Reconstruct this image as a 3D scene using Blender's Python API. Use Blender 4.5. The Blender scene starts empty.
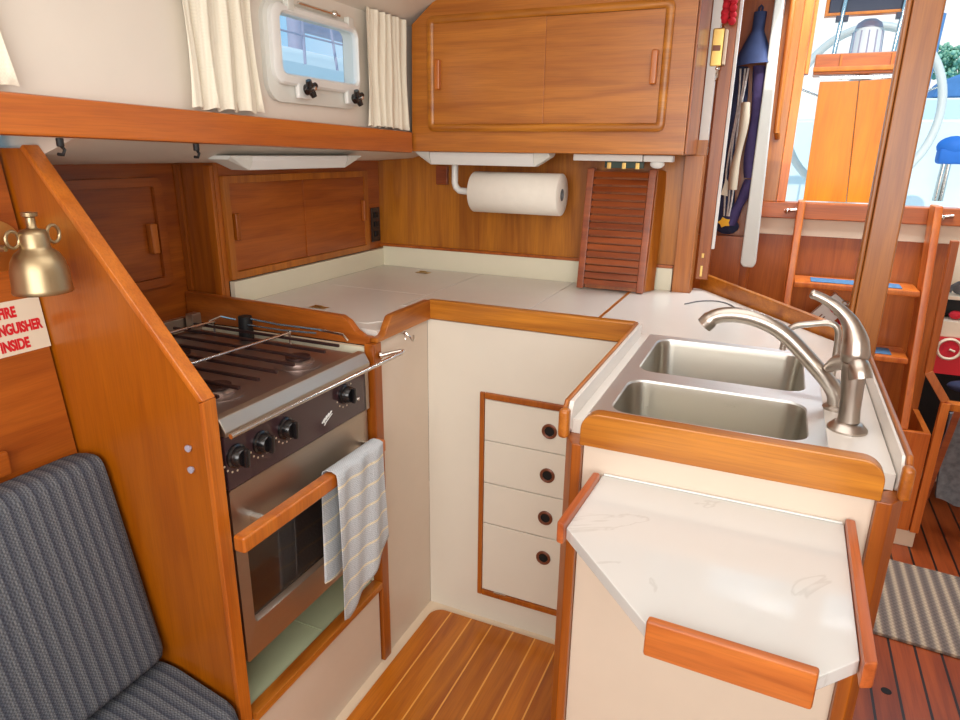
import bpy, bmesh, math, random
from mathutils import Vector as V, Matrix
random.seed(7)
S = bpy.context.scene
COL = S.collection
PI = math.pi

# ------------------------------------------------------------------ materials
def lin(c):
    return tuple(((v/255)/12.92 if v/255 <= .04045 else ((v/255+.055)/1.055)**2.4) for v in c) + (1,)

def newmat(name):
    m = bpy.data.materials.new(name); m.use_nodes = True
    nt = m.node_tree
    return m, nt, nt.nodes['Principled BSDF']

def setp(b, **k):
    for n, v in k.items():
        n = n.replace('_', ' ').title()
        n = {'Ior': 'IOR', 'Specular Ior Level': 'Specular IOR Level'}.get(n, n)
        b.inputs[n].default_value = v

def plain(name, c, rough=.5, metallic=0, coat=0, var=.06, scale=9, spec=.5):
    m, nt, b = newmat(name)
    setp(b, roughness=rough, metallic=metallic, coat_weight=coat, specular_ior_level=spec)
    b.inputs['Coat Roughness'].default_value = .15
    tc = nt.nodes.new('ShaderNodeTexCoord'); n = nt.nodes.new('ShaderNodeTexNoise')
    n.inputs['Scale'].default_value = scale; n.inputs['Detail'].default_value = 4
    r = nt.nodes.new('ShaderNodeValToRGB')
    a = lin(c)
    r.color_ramp.elements[0].color = tuple(v*(1-var) for v in a[:3])+(1,)
    r.color_ramp.elements[1].color = tuple(min(1, v*(1+var)) for v in a[:3])+(1,)
    r.color_ramp.elements[0].position = .3; r.color_ramp.elements[1].position = .7
    nt.links.new(tc.outputs['Object'], n.inputs['Vector']); nt.links.new(n.outputs['Fac'], r.inputs['Fac'])
    nt.links.new(r.outputs['Color'], b.inputs['Base Color'])
    return m

def wood(name, light, dark, axis='Z', rough=.38, coat=.25, sc=1.0, contrast=1.0):
    m, nt, b = newmat(name)
    light = (light[0]*.975, light[1]*.965, light[2]*.78); dark = (dark[0]*.94, dark[1]*.92, dark[2]*.72)
    setp(b, roughness=rough, coat_weight=coat)
    b.inputs['Coat Roughness'].default_value = .22
    tc = nt.nodes.new('ShaderNodeTexCoord')
    def noise(along, across, scale, detail, dist):
        mp = nt.nodes.new('ShaderNodeMapping')
        mp.inputs['Scale'].default_value = tuple(along if a == axis else across for a in 'XYZ')
        n = nt.nodes.new('ShaderNodeTexNoise')
        n.inputs['Scale'].default_value = scale; n.inputs['Detail'].default_value = detail
        n.inputs['Distortion'].default_value = dist
        nt.links.new(tc.outputs['Object'], mp.inputs['Vector']); nt.links.new(mp.outputs['Vector'], n.inputs['Vector'])
        return n
    n1 = noise(.9*sc, 11*sc, 2.2, 5, .9)
    n2 = noise(5*sc, 160*sc, 2.0, 2, 0)
    r = nt.nodes.new('ShaderNodeValToRGB')
    e = r.color_ramp.elements
    e[0].position = .5-.2/contrast; e[1].position = .5+.22/contrast
    e[0].color = lin(dark); e[1].color = lin(light)
    mid = e.new(.52); mid.color = tuple((x*.45+y*.55) for x, y in zip(lin(dark), lin(light)))
    mx = nt.nodes.new('ShaderNodeMix'); mx.data_type = 'RGBA'; mx.blend_type = 'MULTIPLY'
    mx.inputs[0].default_value = .35
    r2 = nt.nodes.new('ShaderNodeValToRGB')
    r2.color_ramp.elements[0].position = .32; r2.color_ramp.elements[1].position = .56
    r2.color_ramp.elements[0].color = (.58, .56, .52, 1); r2.color_ramp.elements[1].color = (1, 1, 1, 1)
    nt.links.new(n1.outputs['Fac'], r.inputs['Fac']); nt.links.new(n2.outputs['Fac'], r2.inputs['Fac'])
    nt.links.new(r.outputs['Color'], mx.inputs[6]); nt.links.new(r2.outputs['Color'], mx.inputs[7])
    nt.links.new(mx.outputs[2], b.inputs['Base Color'])
    return m

def steel(name, c, rough=.3, axis='Y', brush=.08):
    m, nt, b = newmat(name)
    setp(b, metallic=1.0)
    b.inputs['Base Color'].default_value = lin(c)
    tc = nt.nodes.new('ShaderNodeTexCoord'); mp = nt.nodes.new('ShaderNodeMapping'); n = nt.nodes.new('ShaderNodeTexNoise')
    mp.inputs['Scale'].default_value = tuple(2 if a == axis else 150 for a in 'XYZ')
    n.inputs['Scale'].default_value = 2; n.inputs['Detail'].default_value = 3
    mr = nt.nodes.new('ShaderNodeMapRange')
    mr.inputs['To Min'].default_value = max(.02, rough-brush); mr.inputs['To Max'].default_value = rough+brush
    nt.links.new(tc.outputs['Object'], mp.inputs['Vector']); nt.links.new(mp.outputs['Vector'], n.inputs['Vector'])
    nt.links.new(n.outputs['Fac'], mr.inputs['Value']); nt.links.new(mr.outputs['Result'], b.inputs['Roughness'])
    return m

def striped(name, stops, axis, freq, rough=.9, weave=0.0, wscale=260, bump=.3):
    """cloth: a repeating colour ramp across one axis plus a small thread check"""
    m, nt, b = newmat(name); setp(b, roughness=rough, specular_ior_level=.15)
    tc = nt.nodes.new('ShaderNodeTexCoord'); sx = nt.nodes.new('ShaderNodeSeparateXYZ')
    nt.links.new(tc.outputs['Object'], sx.inputs[0])
    mu = nt.nodes.new('ShaderNodeMath'); mu.operation = 'MULTIPLY'; mu.inputs[1].default_value = freq
    fr = nt.nodes.new('ShaderNodeMath'); fr.operation = 'FRACT'
    nt.links.new(sx.outputs[axis], mu.inputs[0]); nt.links.new(mu.outputs[0], fr.inputs[0])
    r = nt.nodes.new('ShaderNodeValToRGB')
    e = r.color_ramp.elements
    while len(e) > 1: e.remove(e[-1])
    e[0].position = stops[0][0]; e[0].color = lin(stops[0][1])
    for p, c in stops[1:]:
        x = e.new(p); x.color = lin(c)
    nt.links.new(fr.outputs[0], r.inputs['Fac'])
    ck = nt.nodes.new('ShaderNodeTexChecker'); ck.inputs['Scale'].default_value = wscale
    ck.inputs[1].default_value = (1, 1, 1, 1); ck.inputs[2].default_value = (1-weave,)*3+(1,)
    nz = nt.nodes.new('ShaderNodeTexNoise'); nz.inputs['Scale'].default_value = wscale*.55
    nt.links.new(tc.outputs['Object'], nz.inputs['Vector'])
    nt.links.new(tc.outputs['Object'], ck.inputs['Vector'])
    mx = nt.nodes.new('ShaderNodeMix'); mx.data_type = 'RGBA'; mx.blend_type = 'MULTIPLY'; mx.inputs[0].default_value = 1
    nt.links.new(r.outputs['Color'], mx.inputs[6]); nt.links.new(ck.outputs['Color'], mx.inputs[7])
    nt.links.new(mx.outputs[2], b.inputs['Base Color'])
    bp = nt.nodes.new('ShaderNodeBump'); bp.inputs['Strength'].default_value = bump; bp.inputs['Distance'].default_value = .002
    nt.links.new(nz.outputs['Fac'], bp.inputs['Height']); nt.links.new(bp.outputs['Normal'], b.inputs['Normal'])
    return m

def planks(name, axis, offset, pitch, line_w, wood_l, wood_d, line_c, rough=.4):
    """boards running along Y, with a line of line_c every pitch metres of X"""
    m = wood(name, wood_l, wood_d, 'Y', rough, .3, 1.0)
    nt = m.node_tree; b = nt.nodes['Principled BSDF']
    src = b.inputs['Base Color'].links[0].from_socket
    tc = nt.nodes.new('ShaderNodeTexCoord'); sx = nt.nodes.new('ShaderNodeSeparateXYZ')
    nt.links.new(tc.outputs['Object'], sx.inputs[0])
    def math_(op, a, v):
        n = nt.nodes.new('ShaderNodeMath'); n.operation = op
        nt.links.new(a, n.inputs[0]); n.inputs[1].default_value = v
        return n.outputs[0]
    t = math_('DIVIDE', math_('SUBTRACT', sx.outputs[axis], offset), pitch)
    f = math_('FRACT', math_('ADD', t, 100.0), 0)
    k = math_('LESS_THAN', f, line_w/pitch)
    fl = nt.nodes.new('ShaderNodeMath'); fl.operation = 'FLOOR'; nt.links.new(t, fl.inputs[0])
    wn = nt.nodes.new('ShaderNodeTexWhiteNoise'); wn.noise_dimensions = '1D'; nt.links.new(fl.outputs[0], wn.inputs['W'])
    mr = nt.nodes.new('ShaderNodeMapRange'); mr.inputs['To Min'].default_value = .78; mr.inputs['To Max'].default_value = 1.1
    nt.links.new(wn.outputs['Value'], mr.inputs['Value'])
    m1 = nt.nodes.new('ShaderNodeMix'); m1.data_type = 'RGBA'; m1.blend_type = 'MULTIPLY'; m1.inputs[0].default_value = 1
    nt.links.new(src, m1.inputs[6]); nt.links.new(mr.outputs['Result'], m1.inputs[7])
    m2 = nt.nodes.new('ShaderNodeMix'); m2.data_type = 'RGBA'
    nt.links.new(k, m2.inputs[0]); nt.links.new(m1.outputs[2], m2.inputs[6]); m2.inputs[7].default_value = lin(line_c)
    nt.links.new(m2.outputs[2], b.inputs['Base Color'])
    return m

def glassy(name, tint=(255, 255, 255), gloss=.05):
    m, nt, b = newmat(name)
    nt.nodes.remove(b)
    out = nt.nodes['Material Output']
    tr = nt.nodes.new('ShaderNodeBsdfTransparent'); tr.inputs[0].default_value = lin(tint)
    gl = nt.nodes.new('ShaderNodeBsdfGlossy'); gl.inputs['Roughness'].default_value = .02
    mx = nt.nodes.new('ShaderNodeMixShader'); mx.inputs[0].default_value = gloss
    nt.links.new(tr.outputs[0], mx.inputs[1]); nt.links.new(gl.outputs[0], mx.inputs[2])
    nt.links.new(mx.outputs[0], out.inputs['Surface'])
    return m

M = {}
M['cab'] = wood('cabinet_teak', (204, 128, 54), (172, 98, 32), 'X')
M['cabv'] = wood('cabinet_teak_upright', (200, 122, 44), (164, 90, 26), 'Z')
M['rail'] = wood('rail_teak', (208, 116, 42), (176, 86, 22), 'Y', contrast=.8)
M['fidx'] = wood('fiddle_teak_across', (212, 138, 48), (162, 92, 16), 'X', contrast=1.2)
M['fidy'] = wood('fiddle_teak_along', (202, 124, 46), (156, 82, 18), 'Y', contrast=1.2)
M['fidz'] = wood('post_teak', (184, 102, 26), (146, 70, 8), 'Z')
M['part'] = wood('bulkhead_teak', (188, 104, 6), (158, 78, 2), 'Z', coat=.35, contrast=.6)
M['partcap'] = wood('bulkhead_edge_teak', (218, 128, 50), (188, 98, 28), 'Z', coat=.5, rough=.3)
M['dark'] = wood('locker_teak', (186, 100, 34), (152, 72, 16), 'Y')
M['darkz'] = wood('locker_teak_upright', (184, 102, 34), (148, 72, 16), 'Z')
M['back'] = wood('splash_teak', (202, 128, 38), (158, 88, 18), 'Z')
M['slat'] = wood('slat_teak', (176, 88, 42), (132, 58, 24), 'X')
M['red'] = wood('aft_mahogany', (200, 108, 42), (162, 76, 20), 'Z')
M['redx'] = wood('aft_mahogany_across', (198, 104, 46), (162, 76, 28), 'X')
M['pillar'] = wood('pillar_mahogany', (186, 116, 54), (150, 84, 34), 'Z', coat=.3)
M['orange'] = wood('ladder_mahogany', (230, 132, 62), (204, 98, 34), 'Z')
M['sunwood'] = wood('varnished_table_teak', (244, 140, 2), (234, 122, 1), 'Z', coat=.1)
M['sunwood2'] = wood('varnished_tray_teak', (232, 120, 16), (214, 96, 6), 'X', coat=.2)
M['flap'] = wood('flap_rail_teak', (200, 108, 66), (166, 80, 42), 'Y')
M['flapx'] = wood('flap_rail_teak_across', (206, 118, 58), (168, 84, 32), 'X')
M['sole'] = planks('teak_and_holly', 0, .050, .069, .0045, (214, 126, 16), (180, 94, 5), (226, 158, 70), .33)
M['deck'] = planks('aft_sole_boards', 0, .002, .0675, .007, (176, 80, 32), (136, 54, 16), (26, 12, 8), .42)
m_ = plain('flap_laminate', (212, 212, 209), .08, var=.02, scale=5, coat=.3); M['flaptop'] = m_
nt_ = m_.node_tree; b_ = nt_.nodes['Principled BSDF']; src_ = b_.inputs['Base Color'].links[0].from_socket
tc_ = nt_.nodes.new('ShaderNodeTexCoord'); nz_ = nt_.nodes.new('ShaderNodeTexNoise'); nz_.inputs['Scale'].default_value = 4.2; nz_.inputs['Detail'].default_value = 5; nz_.inputs['Distortion'].default_value = 1.6
rp_ = nt_.nodes.new('ShaderNodeValToRGB'); e_ = rp_.color_ramp.elements
e_[0].position = .585; e_[0].color = (1, 1, 1, 1); e_[1].position = .615; e_[1].color = (1, 1, 1, 1); x_ = e_.new(.60); x_.color = (.87, .86, .85, 1)
mx_ = nt_.nodes.new('ShaderNodeMix'); mx_.data_type = 'RGBA'; mx_.blend_type = 'MULTIPLY'; mx_.inputs[0].default_value = 1
nt_.links.new(tc_.outputs['Object'], nz_.inputs['Vector']); nt_.links.new(nz_.outputs['Fac'], rp_.inputs['Fac'])
nt_.links.new(src_, mx_.inputs[6]); nt_.links.new(rp_.outputs['Color'], mx_.inputs[7]); nt_.links.new(mx_.outputs[2], b_.inputs['Base Color'])
M['cream'] = plain('cream_laminate', (224, 217, 203), .32, var=.015)
M['pink'] = plain('cream_panel', (216, 200, 182), .4, var=.02)
M['counter'] = plain('counter_laminate', (226, 220, 212), .25, var=.015)
M['splash'] = plain('splash_laminate', (226, 220, 196), .35, var=.015)
M['liner'] = plain('recess_liner', (178, 186, 152), .45, var=.03)
M['hull'] = plain('painted_hull_liner', (226, 217, 204), .5, var=.015)
M['white'] = plain('white_plastic', (228, 228, 224), .4, var=.01)
M['port'] = plain('port_plastic', (216, 216, 208), .4, var=.02)
M['gel'] = plain('white_gelcoat', (234, 242, 242), .35, var=.01)
M['creamtrim'] = plain('cream_trim', (226, 206, 180), .5, var=.03)
M['paper'] = plain('paper_towel', (236, 230, 218), .9, var=.02, scale=40)
M['black'] = plain('black_plastic', (22, 20, 22), .25, var=.1, coat=.3)
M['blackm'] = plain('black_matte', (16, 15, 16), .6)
M['panelb'] = plain('enamel_panel', (62, 42, 46), .12, var=.05, coat=.5)
M['darkgl'] = plain('oven_glass', (40, 30, 26), .05, var=.1, coat=1)
M['steel'] = steel('brushed_steel', (190, 178, 164), .40, 'Y')
M['sink'] = steel('sink_steel', (198, 194, 184), .28, 'X', .012)
M['rim'] = steel('rim_steel', (224, 228, 228), .42, 'X', .08)
M['fidd'] = wood('dark_fiddle_teak', (196, 108, 40), (154, 76, 20), 'X')
M['hob'] = steel('hob_steel', (176, 160, 154), .42, 'X')
M['nickel'] = steel('brushed_nickel', (186, 176, 166), .3, 'Z', .05)
M['chrome'] = steel('polished_steel', (220, 214, 206), .16, 'Y', .04)
M['brass'] = steel('aged_brass', (176, 156, 122), .40, 'Z', .06)
M['gold'] = steel('bright_brass', (206, 172, 104), .4, 'Z', .06)
M['grate'] = plain('grate_iron', (62, 42, 40), .35, metallic=.3)
M['copper'] = plain('pull_brown', (118, 66, 42), .35, metallic=.2)
M['hole'] = plain('hole_black', (14, 9, 7), .8)
M['sign'] = plain('sign_cream', (232, 222, 200), .4, var=.01)
M['signred'] = plain('sign_red', (214, 30, 42), .5, var=.02)
M['redcl'] = plain('red_cloth', (196, 26, 44), .8, var=.2, scale=60)
M['navy'] = plain('navy_cloth', (38, 44, 74), .85, var=.25, scale=18)
M['blue'] = plain('blue_canvas', (44, 58, 98), .8, var=.15, scale=30)
M['purple'] = plain('purple_blue_cloth', (74, 62, 110), .85, var=.25, scale=24)
M['grey'] = plain('grey_cloth', (110, 110, 112), .9, var=.3, scale=50)
M['tan'] = plain('tan_canvas', (200, 184, 160), .8, var=.1)
M['yellow'] = plain('yellow_tag', (240, 178, 30), .6)
M['pad'] = plain('blue_grip', (78, 124, 166), .8, var=.25, scale=70)
M['canvas'] = plain('bright_blue_canvas', (40, 108, 190), .7, var=.1)
M['rope'] = plain('rope_fibre', (200, 194, 190), .9, var=.2, scale=90)
M['green'] = plain('leaves', (160, 200, 168), .9, var=.3, scale=3)
M['palecanvas'] = plain('pale_blue_canvas', (92, 138, 190), .8, var=.1)
M['leafdark'] = plain('dark_green', (34, 58, 48), .4)
M['water'] = plain('harbour_water', (150, 190, 205), .1, var=.1, scale=2)
M['instr'] = plain('instrument_face', (52, 50, 66), .35)
M['alu'] = plain('mast_grey', (170, 166, 184), .4)
M['curtain'] = striped('curtain_weave', [(0, (242, 236, 218)), (.5, (236, 228, 208)), (1, (242, 236, 218))], 1, 130, .95, .05, 300, .4)
M['towel'] = striped('towel_weave', [(0, (198, 204, 210)), (.84, (204, 209, 213)), (.88, (238, 228, 202)), (.97, (238, 228, 202)), (1, (198, 204, 210))], 2, 20, .95, .2, 330, .9)
M['seat'] = striped('settee_stripe', [(0, (86, 91, 102)), (.14, (112, 116, 122)), (.24, (90, 96, 106)), (.36, (126, 129, 132)), (.46, (94, 100, 110)),
                     (.56, (116, 119, 124)), (.66, (76, 80, 92)), (.84, (80, 85, 97)), (.92, (98, 102, 110)), (1, (86, 91, 102))], 1, 44, .95, .42, 270, .9)
M['mat'] = striped('door_mat_loops', [(0, (112, 100, 94)), (.25, (128, 114, 106)), (.45, (182, 162, 138)), (.58, (192, 170, 144)), (.78, (132, 116, 106)), (1, (112, 100, 94))], 0, 27, 1, .22, 120, 1.0)
M['glass'] = glassy('port_glass')

# ------------------------------------------------------------------ mesh builder
class MB:
    def __init__(s): s.bm = bmesh.new(); s.bevelled = False
    def _bev(s, faces, bev, seg=2):
        if not bev: return
        s.bevelled = True
        es = list({e for f in faces for e in f.edges})
        bmesh.ops.bevel(s.bm, geom=es, offset=bev, segments=seg, affect='EDGES', clamp_overlap=True, profile=.5)
    def prism(s, pts, vec, bev=0, seg=2):
        pts = [V(p) for p in pts]; vec = V(vec)
        a = [s.bm.verts.new(p) for p in pts]; b = [s.bm.verts.new(p+vec) for p in pts]
        n = len(pts); fs = [s.bm.faces.new(a[::-1]), s.bm.faces.new(b)]
        for i in range(n): fs.append(s.bm.faces.new((a[i], a[(i+1) % n], b[(i+1) % n], b[i])))
        bmesh.ops.recalc_face_normals(s.bm, faces=fs)
        s._bev(fs, bev, seg); return s
    def box(s, a, b, bev=.0015, seg=2):
        x0, y0, z0 = [min(p, q) for p, q in zip(a, b)]; x1, y1, z1 = [max(p, q) for p, q in zip(a, b)]
        return s.prism([(x0, y0, z0), (x1, y0, z0), (x1, y1, z0), (x0, y1, z0)], (0, 0, z1-z0), bev, seg)
    def bar(s, p0, p1, w, h, up=(0, 0, 1), bev=.0015):
        """rectangular bar from p0 to p1, w sideways and h along up"""
        p0, p1 = V(p0), V(p1); d = (p1-p0).normalized(); sd = d.cross(V(up)).normalized(); u = sd.cross(d)
        q = [p0-sd*w/2-u*h/2, p0+sd*w/2-u*h/2, p0+sd*w/2+u*h/2, p0-sd*w/2+u*h/2]
        return s.prism(q, p1-p0, bev)
    def tube(s, pts, r, seg=10, closed=False, flat=None):
        pts = [V(p) for p in pts]; n = len(pts)
        rs = r if isinstance(r, (list, tuple)) else [r]*n
        rings = []; ref = None
        for i, p in enumerate(pts):
            d = (pts[(i+1) % n]-pts[i-1]) if closed else (pts[min(i+1, n-1)]-pts[max(i-1, 0)])
            d.normalize()
            if ref is None:
                ref = d.orthogonal().normalized()
                if flat is not None: ref = (V(flat)-d*d.dot(V(flat))).normalized()
            ref = (ref-d*d.dot(ref)).normalized(); o = d.cross(ref)
            rings.append([s.bm.verts.new(p+(ref*math.cos(t)+o*math.sin(t))*rs[i]) for t in [2*PI*k/seg for k in range(seg)]])
        for i in range(n if closed else n-1):
            a, b = rings[i], rings[(i+1) % n]
            for k in range(seg): s.bm.faces.new((a[k], a[(k+1) % seg], b[(k+1) % seg], b[k]))
        if not closed:
            s.bm.faces.new(rings[0][::-1]); s.bm.faces.new(rings[-1])
        return s
    def lathe(s, prof, origin, axis=(0, 0, 1), seg=32):
        ax = V(axis).normalized(); e1 = ax.orthogonal().normalized(); e2 = ax.cross(e1); o = V(origin)
        rings = []
        for r, h in prof:
            if r < 1e-5: rings.append([s.bm.verts.new(o+ax*h)])
            else: rings.append([s.bm.verts.new(o+ax*h+(e1*math.cos(t)+e2*math.sin(t))*r) for t in [2*PI*k/seg for k in range(seg)]])
        for a, b in zip(rings, rings[1:]):
            for k in range(seg):
                k2 = (k+1) % seg
                if len(a) == 1 and len(b) == 1: continue
                if len(a) == 1: s.bm.faces.new((a[0], b[k2], b[k]))
                elif len(b) == 1: s.bm.faces.new((a[k], a[k2], b[0]))
                else: s.bm.faces.new((a[k], a[k2], b[k2], b[k]))
        return s
    def cyl(s, p0, p1, r, r1=None, seg=20, bev=.001):
        p0, p1 = V(p0), V(p1); L = (p1-p0).length; r1 = r if r1 is None else r1; c = min(bev, r*.4, r1*.4)
        return s.lathe([(0, 0), (r-c, 0), (r, c), (r1, L-c), (r1-c, L), (0, L)], p0, p1-p0, seg)
    def ball(s, c, r, sc=(1, 1, 1), seg=16):
        m = Matrix.Translation(V(c)) @ Matrix.Diagonal(V(sc).to_4d())
        bmesh.ops.create_uvsphere(s.bm, u_segments=seg, v_segments=seg//2+2, radius=r, matrix=m); return s
    def loops(s, ls, cap0=False, cap1=False):
        rs = [[s.bm.verts.new(V(p)) for p in l] for l in ls]
        n = len(rs[0])
        for a, b in zip(rs, rs[1:]):
            for k in range(n): s.bm.faces.new((a[k], a[(k+1) % n], b[(k+1) % n], b[k]))
        if cap0: s.bm.faces.new(rs[0][::-1])
        if cap1: s.bm.faces.new(rs[-1])
        return s
    def grid(s, fn, nu, nv):
        vs = [[s.bm.verts.new(V(fn(i/nu, j/nv))) for j in range(nv+1)] for i in range(nu+1)]
        for i in range(nu):
            for j in range(nv): s.bm.faces.new((vs[i][j], vs[i+1][j], vs[i+1][j+1], vs[i][j+1]))
        return s
    def shell(s, fn, nu, nv, thick):
        """closed sheet: fn(u,v) -> point, thick is a vector or a function giving the offset"""
        tk = (lambda u, v: V(thick)) if not callable(thick) else thick
        g = [[V(fn(i/nu, j/nv)) for j in range(nv+1)] for i in range(nu+1)]
        A = [[s.bm.verts.new(p) for p in row] for row in g]
        B = [[s.bm.verts.new(g[i][j]+tk(i/nu, j/nv)) for j in range(nv+1)] for i in range(nu+1)]
        fs = []
        for i in range(nu):
            for j in range(nv):
                fs.append(s.bm.faces.new((A[i][j], A[i+1][j], A[i+1][j+1], A[i][j+1])))
                fs.append(s.bm.faces.new((B[i][j], B[i][j+1], B[i+1][j+1], B[i+1][j])))
        for i in range(nu):
            fs.append(s.bm.faces.new((A[i][0], B[i][0], B[i+1][0], A[i+1][0])))
            fs.append(s.bm.faces.new((A[i][nv], A[i+1][nv], B[i+1][nv], B[i][nv])))
        for j in range(nv):
            fs.append(s.bm.faces.new((A[0][j], A[0][j+1], B[0][j+1], B[0][j])))
            fs.append(s.bm.faces.new((A[nu][j], B[nu][j], B[nu][j+1], A[nu][j+1])))
        bmesh.ops.recalc_face_normals(s.bm, faces=fs)
        return s

ROOT = {}
def obj(name, mb, mat, parent=None, smooth=40, fixn=True):
    """links the builder as ONE mesh object; shapes are given in the boat's own coordinates"""
    bm = mb.bm
    if fixn: bmesh.ops.recalc_face_normals(bm, faces=bm.faces[:])
    if parent is not None:
        base = ROOT[parent.name]
    else:
        xs = [v.co for v in bm.verts]
        lo = V([min(c[i] for c in xs) for i in range(3)]); hi = V([max(c[i] for c in xs) for i in range(3)])
        base = V(((lo.x+hi.x)/2, (lo.y+hi.y)/2, lo.z))
    bmesh.ops.translate(bm, verts=bm.verts[:], vec=-base)
    me = bpy.data.meshes.new(name); bm.to_mesh(me); bm.free()
    for p in me.polygons: p.use_smooth = True
    me.set_sharp_from_angle(angle=math.radians(smooth))
    o = bpy.data.objects.new(name, me); COL.objects.link(o)
    if mat: me.materials.append(M[mat] if isinstance(mat, str) else mat)
    if mb.bevelled:
        wn = o.modifiers.new('face_weights', 'WEIGHTED_NORMAL'); wn.keep_sharp = True; wn.weight = 90
    if parent is not None: o.parent = parent
    else: o.location = base
    ROOT[o.name] = base
    return o

def tag(o, label, cat, group=None):
    o['label'] = label; o['category'] = cat
    if group: o['group'] = group
    return o

def thing(name, label, cat, loc, group=None):
    o = bpy.data.objects.new(name, None); COL.objects.link(o)
    o.location = loc; o.empty_display_size = .05; ROOT[o.name] = V(loc)
    return tag(o, label, cat, group)

def struct(name, mb, mat, **k):
    o = obj(name, mb, mat, **k)
    if not k.get('parent'): o['kind'] = 'structure'
    return o

def rr(n0, n1, h0, h1, r, k=6):
    """rounded rectangle as (a, b) pairs, always 4*(k+1) of them"""
    r = max(1e-4, min(r, (n1-n0)/2-1e-4, (h1-h0)/2-1e-4)); out = []
    for cx, cy, t0 in ((n1-r, h1-r, 0), (n0+r, h1-r, 90), (n0+r, h0+r, 180), (n1-r, h0+r, 270)):
        for i in range(k+1):
            t = math.radians(t0+90*i/k); out.append((cx+r*math.cos(t), cy+r*math.sin(t)))
    return out

# ------------------------------------------------------------------ camera (at the saloon end, looking aft to port)
yaw, pitch, roll, f = -0.41636693, 0.30668627, 0.01360623, 660.36
fw = V((math.sin(yaw)*math.cos(pitch), math.cos(yaw)*math.cos(pitch), -math.sin(pitch)))
r0 = V((math.cos(yaw), -math.sin(yaw), 0)); u0 = r0.cross(fw)
rt = r0*math.cos(roll)+u0*math.sin(roll); up = u0*math.cos(roll)-r0*math.sin(roll)
cd = bpy.data.cameras.new('camera'); cam = bpy.data.objects.new('camera', cd); COL.objects.link(cam)
cam.matrix_world = Matrix(((rt.x, up.x, -fw.x, 0), (rt.y, up.y, -fw.y, 0), (rt.z, up.z, -fw.z, 1.38), (0, 0, 0, 1)))
cd.sensor_width = 36; cd.lens = f/960*36; cd.clip_start = .02; cd.clip_end = 300
S.camera = cam

def smooth_path(pts, n=6):
    P = [V(p) for p in pts]; P = [P[0]*2-P[1]]+P+[P[-1]*2-P[-2]]; out = []
    for i in range(1, len(P)-2):
        for k in range(n):
            u = k/n; a, b, c, d = P[i-1:i+3]
            out.append(.5*((2*b)+(c-a)*u+(2*a-5*b+4*c-d)*u*u+(3*b-a-3*c+d)*u**3))
    out.append(P[-2]); return out
# ================================================================== SETTING
struct('floor', MB().box((-1.7, -1.7, -.06), (.30, 2.3, -.008), 0), 'creamtrim')
fl = MB()
pts = [(-.83, -.6, -.007), (-.262, -.6, -.007), (-.262, 1.548, -.007)]
for i in range(7):
    t = math.radians(90+90*i/6); pts.append((-.79+.04*math.cos(t), 1.508+.04*math.sin(t), -.007))
fl.prism(pts, (0, 0, .014), .002)
o = struct('floor_galley', fl, 'sole')
M['sole'].node_tree  # boards run fore and aft
struct('floor_aft', MB().box((.30, -1.7, -.06), (1.7, 3.6, 0), 0), 'deck')

# stove bulkhead between settee and galley
bk = MB().prism([(-.875, .778, 0), (-.875, .778, .957), (-1.228, .778, 1.374), (-1.30, .778, 1.374), (-1.30, .778, .3), (-1.16, .778, .3), (-1.16, .778, 0)], (0, .025, 0), 0)
bulk = struct('wall_partition', bk, 'part')
cp = MB().prism([(-.875, .7755, 0), (-.863, .7755, 0), (-.863, .7755, .962), (-.875, .7755, .957)], (0, .0305, 0), .003)
cp.prism([(-.875, .7755, .957), (-.863, .7755, .962), (-1.219, .7755, 1.381), (-1.228, .7755, 1.374)], (0, .0305, 0), .003)
obj('edge_trim', cp, 'partcap', bulk)
for z in (.866, .824):
    obj('bolt', MB().lathe([(0, -.006), (.0065, -.005), (.0065, -.002), (.004, 0), (.004, .006)], (-.910, .776, z), (0, 1, 0), 14), 'alu', bulk)

# settee side of the hull, slightly leaning outboard
wl = MB()
def wx(z): return -1.230-.11*(z-.9)
wl.prism([(wx(.30), -1.7, .30), (wx(1.40), -1.7, 1.40), (wx(1.40)-.012, -1.7, 1.40), (wx(.30)-.012, -1.7, .30)], (0, 2.472, 0), 0)
struct('wall_left', wl, M['dark'])
# hull face behind the stove
struct('wall_left_stove', MB().box((-1.56, .803, .25), (-1.537, 1.40, 1.34), 0), 'dark')
struct('wall_left_gap_backing', MB().box((-1.66, -1.69, -.06), (-1.63, 3.58, 1.41), 0), 'hole')  # unseen black sheet added to shut out sky, so gaps look dark
struct('wall_back_gap_backing', MB().box((-1.62, 2.32, -.06), (-.46, 2.34, 1.95), 0), 'hole')  # second added black sheet, darkens gaps behind the back wall
# return between stove recess and side locker
rw = struct('wall_left_return', MB().box((-1.537, 1.385, .90), (-1.40, 1.40, 1.345), 0), 'darkz')
obj('trim_strip', MB().box((-1.536, 1.374, .985), (-1.516, 1.3848, 1.335), .003), 'fidz', rw)
obj('trim_strip', MB().box((-1.426, 1.372, .975), (-1.400, 1.3848, 1.335), .003), 'fidz', rw)
# back wall
wb = struct('wall_back', MB().box((-1.42, 2.2, .90), (-.23, 2.22, 1.42), 0), 'back')
# underside of the side deck
sf = MB().prism([(-1.12, .806, 1.392), (-1.25, .806, 1.352), (-1.40, .806, 1.341), (-1.60, .806, 1.336), (-1.60, .806, 1.41), (-1.14, .806, 1.41)], (0, 1.39, 0), 0)
sf.prism([(-1.12, -1.69, 1.394), (-1.32, -1.69, 1.402), (-1.32, -1.69, 1.412), (-1.12, -1.69, 1.412)], (0, 2.495, 0), 0)
struct('ceiling_soffit', sf, 'hull')
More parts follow.
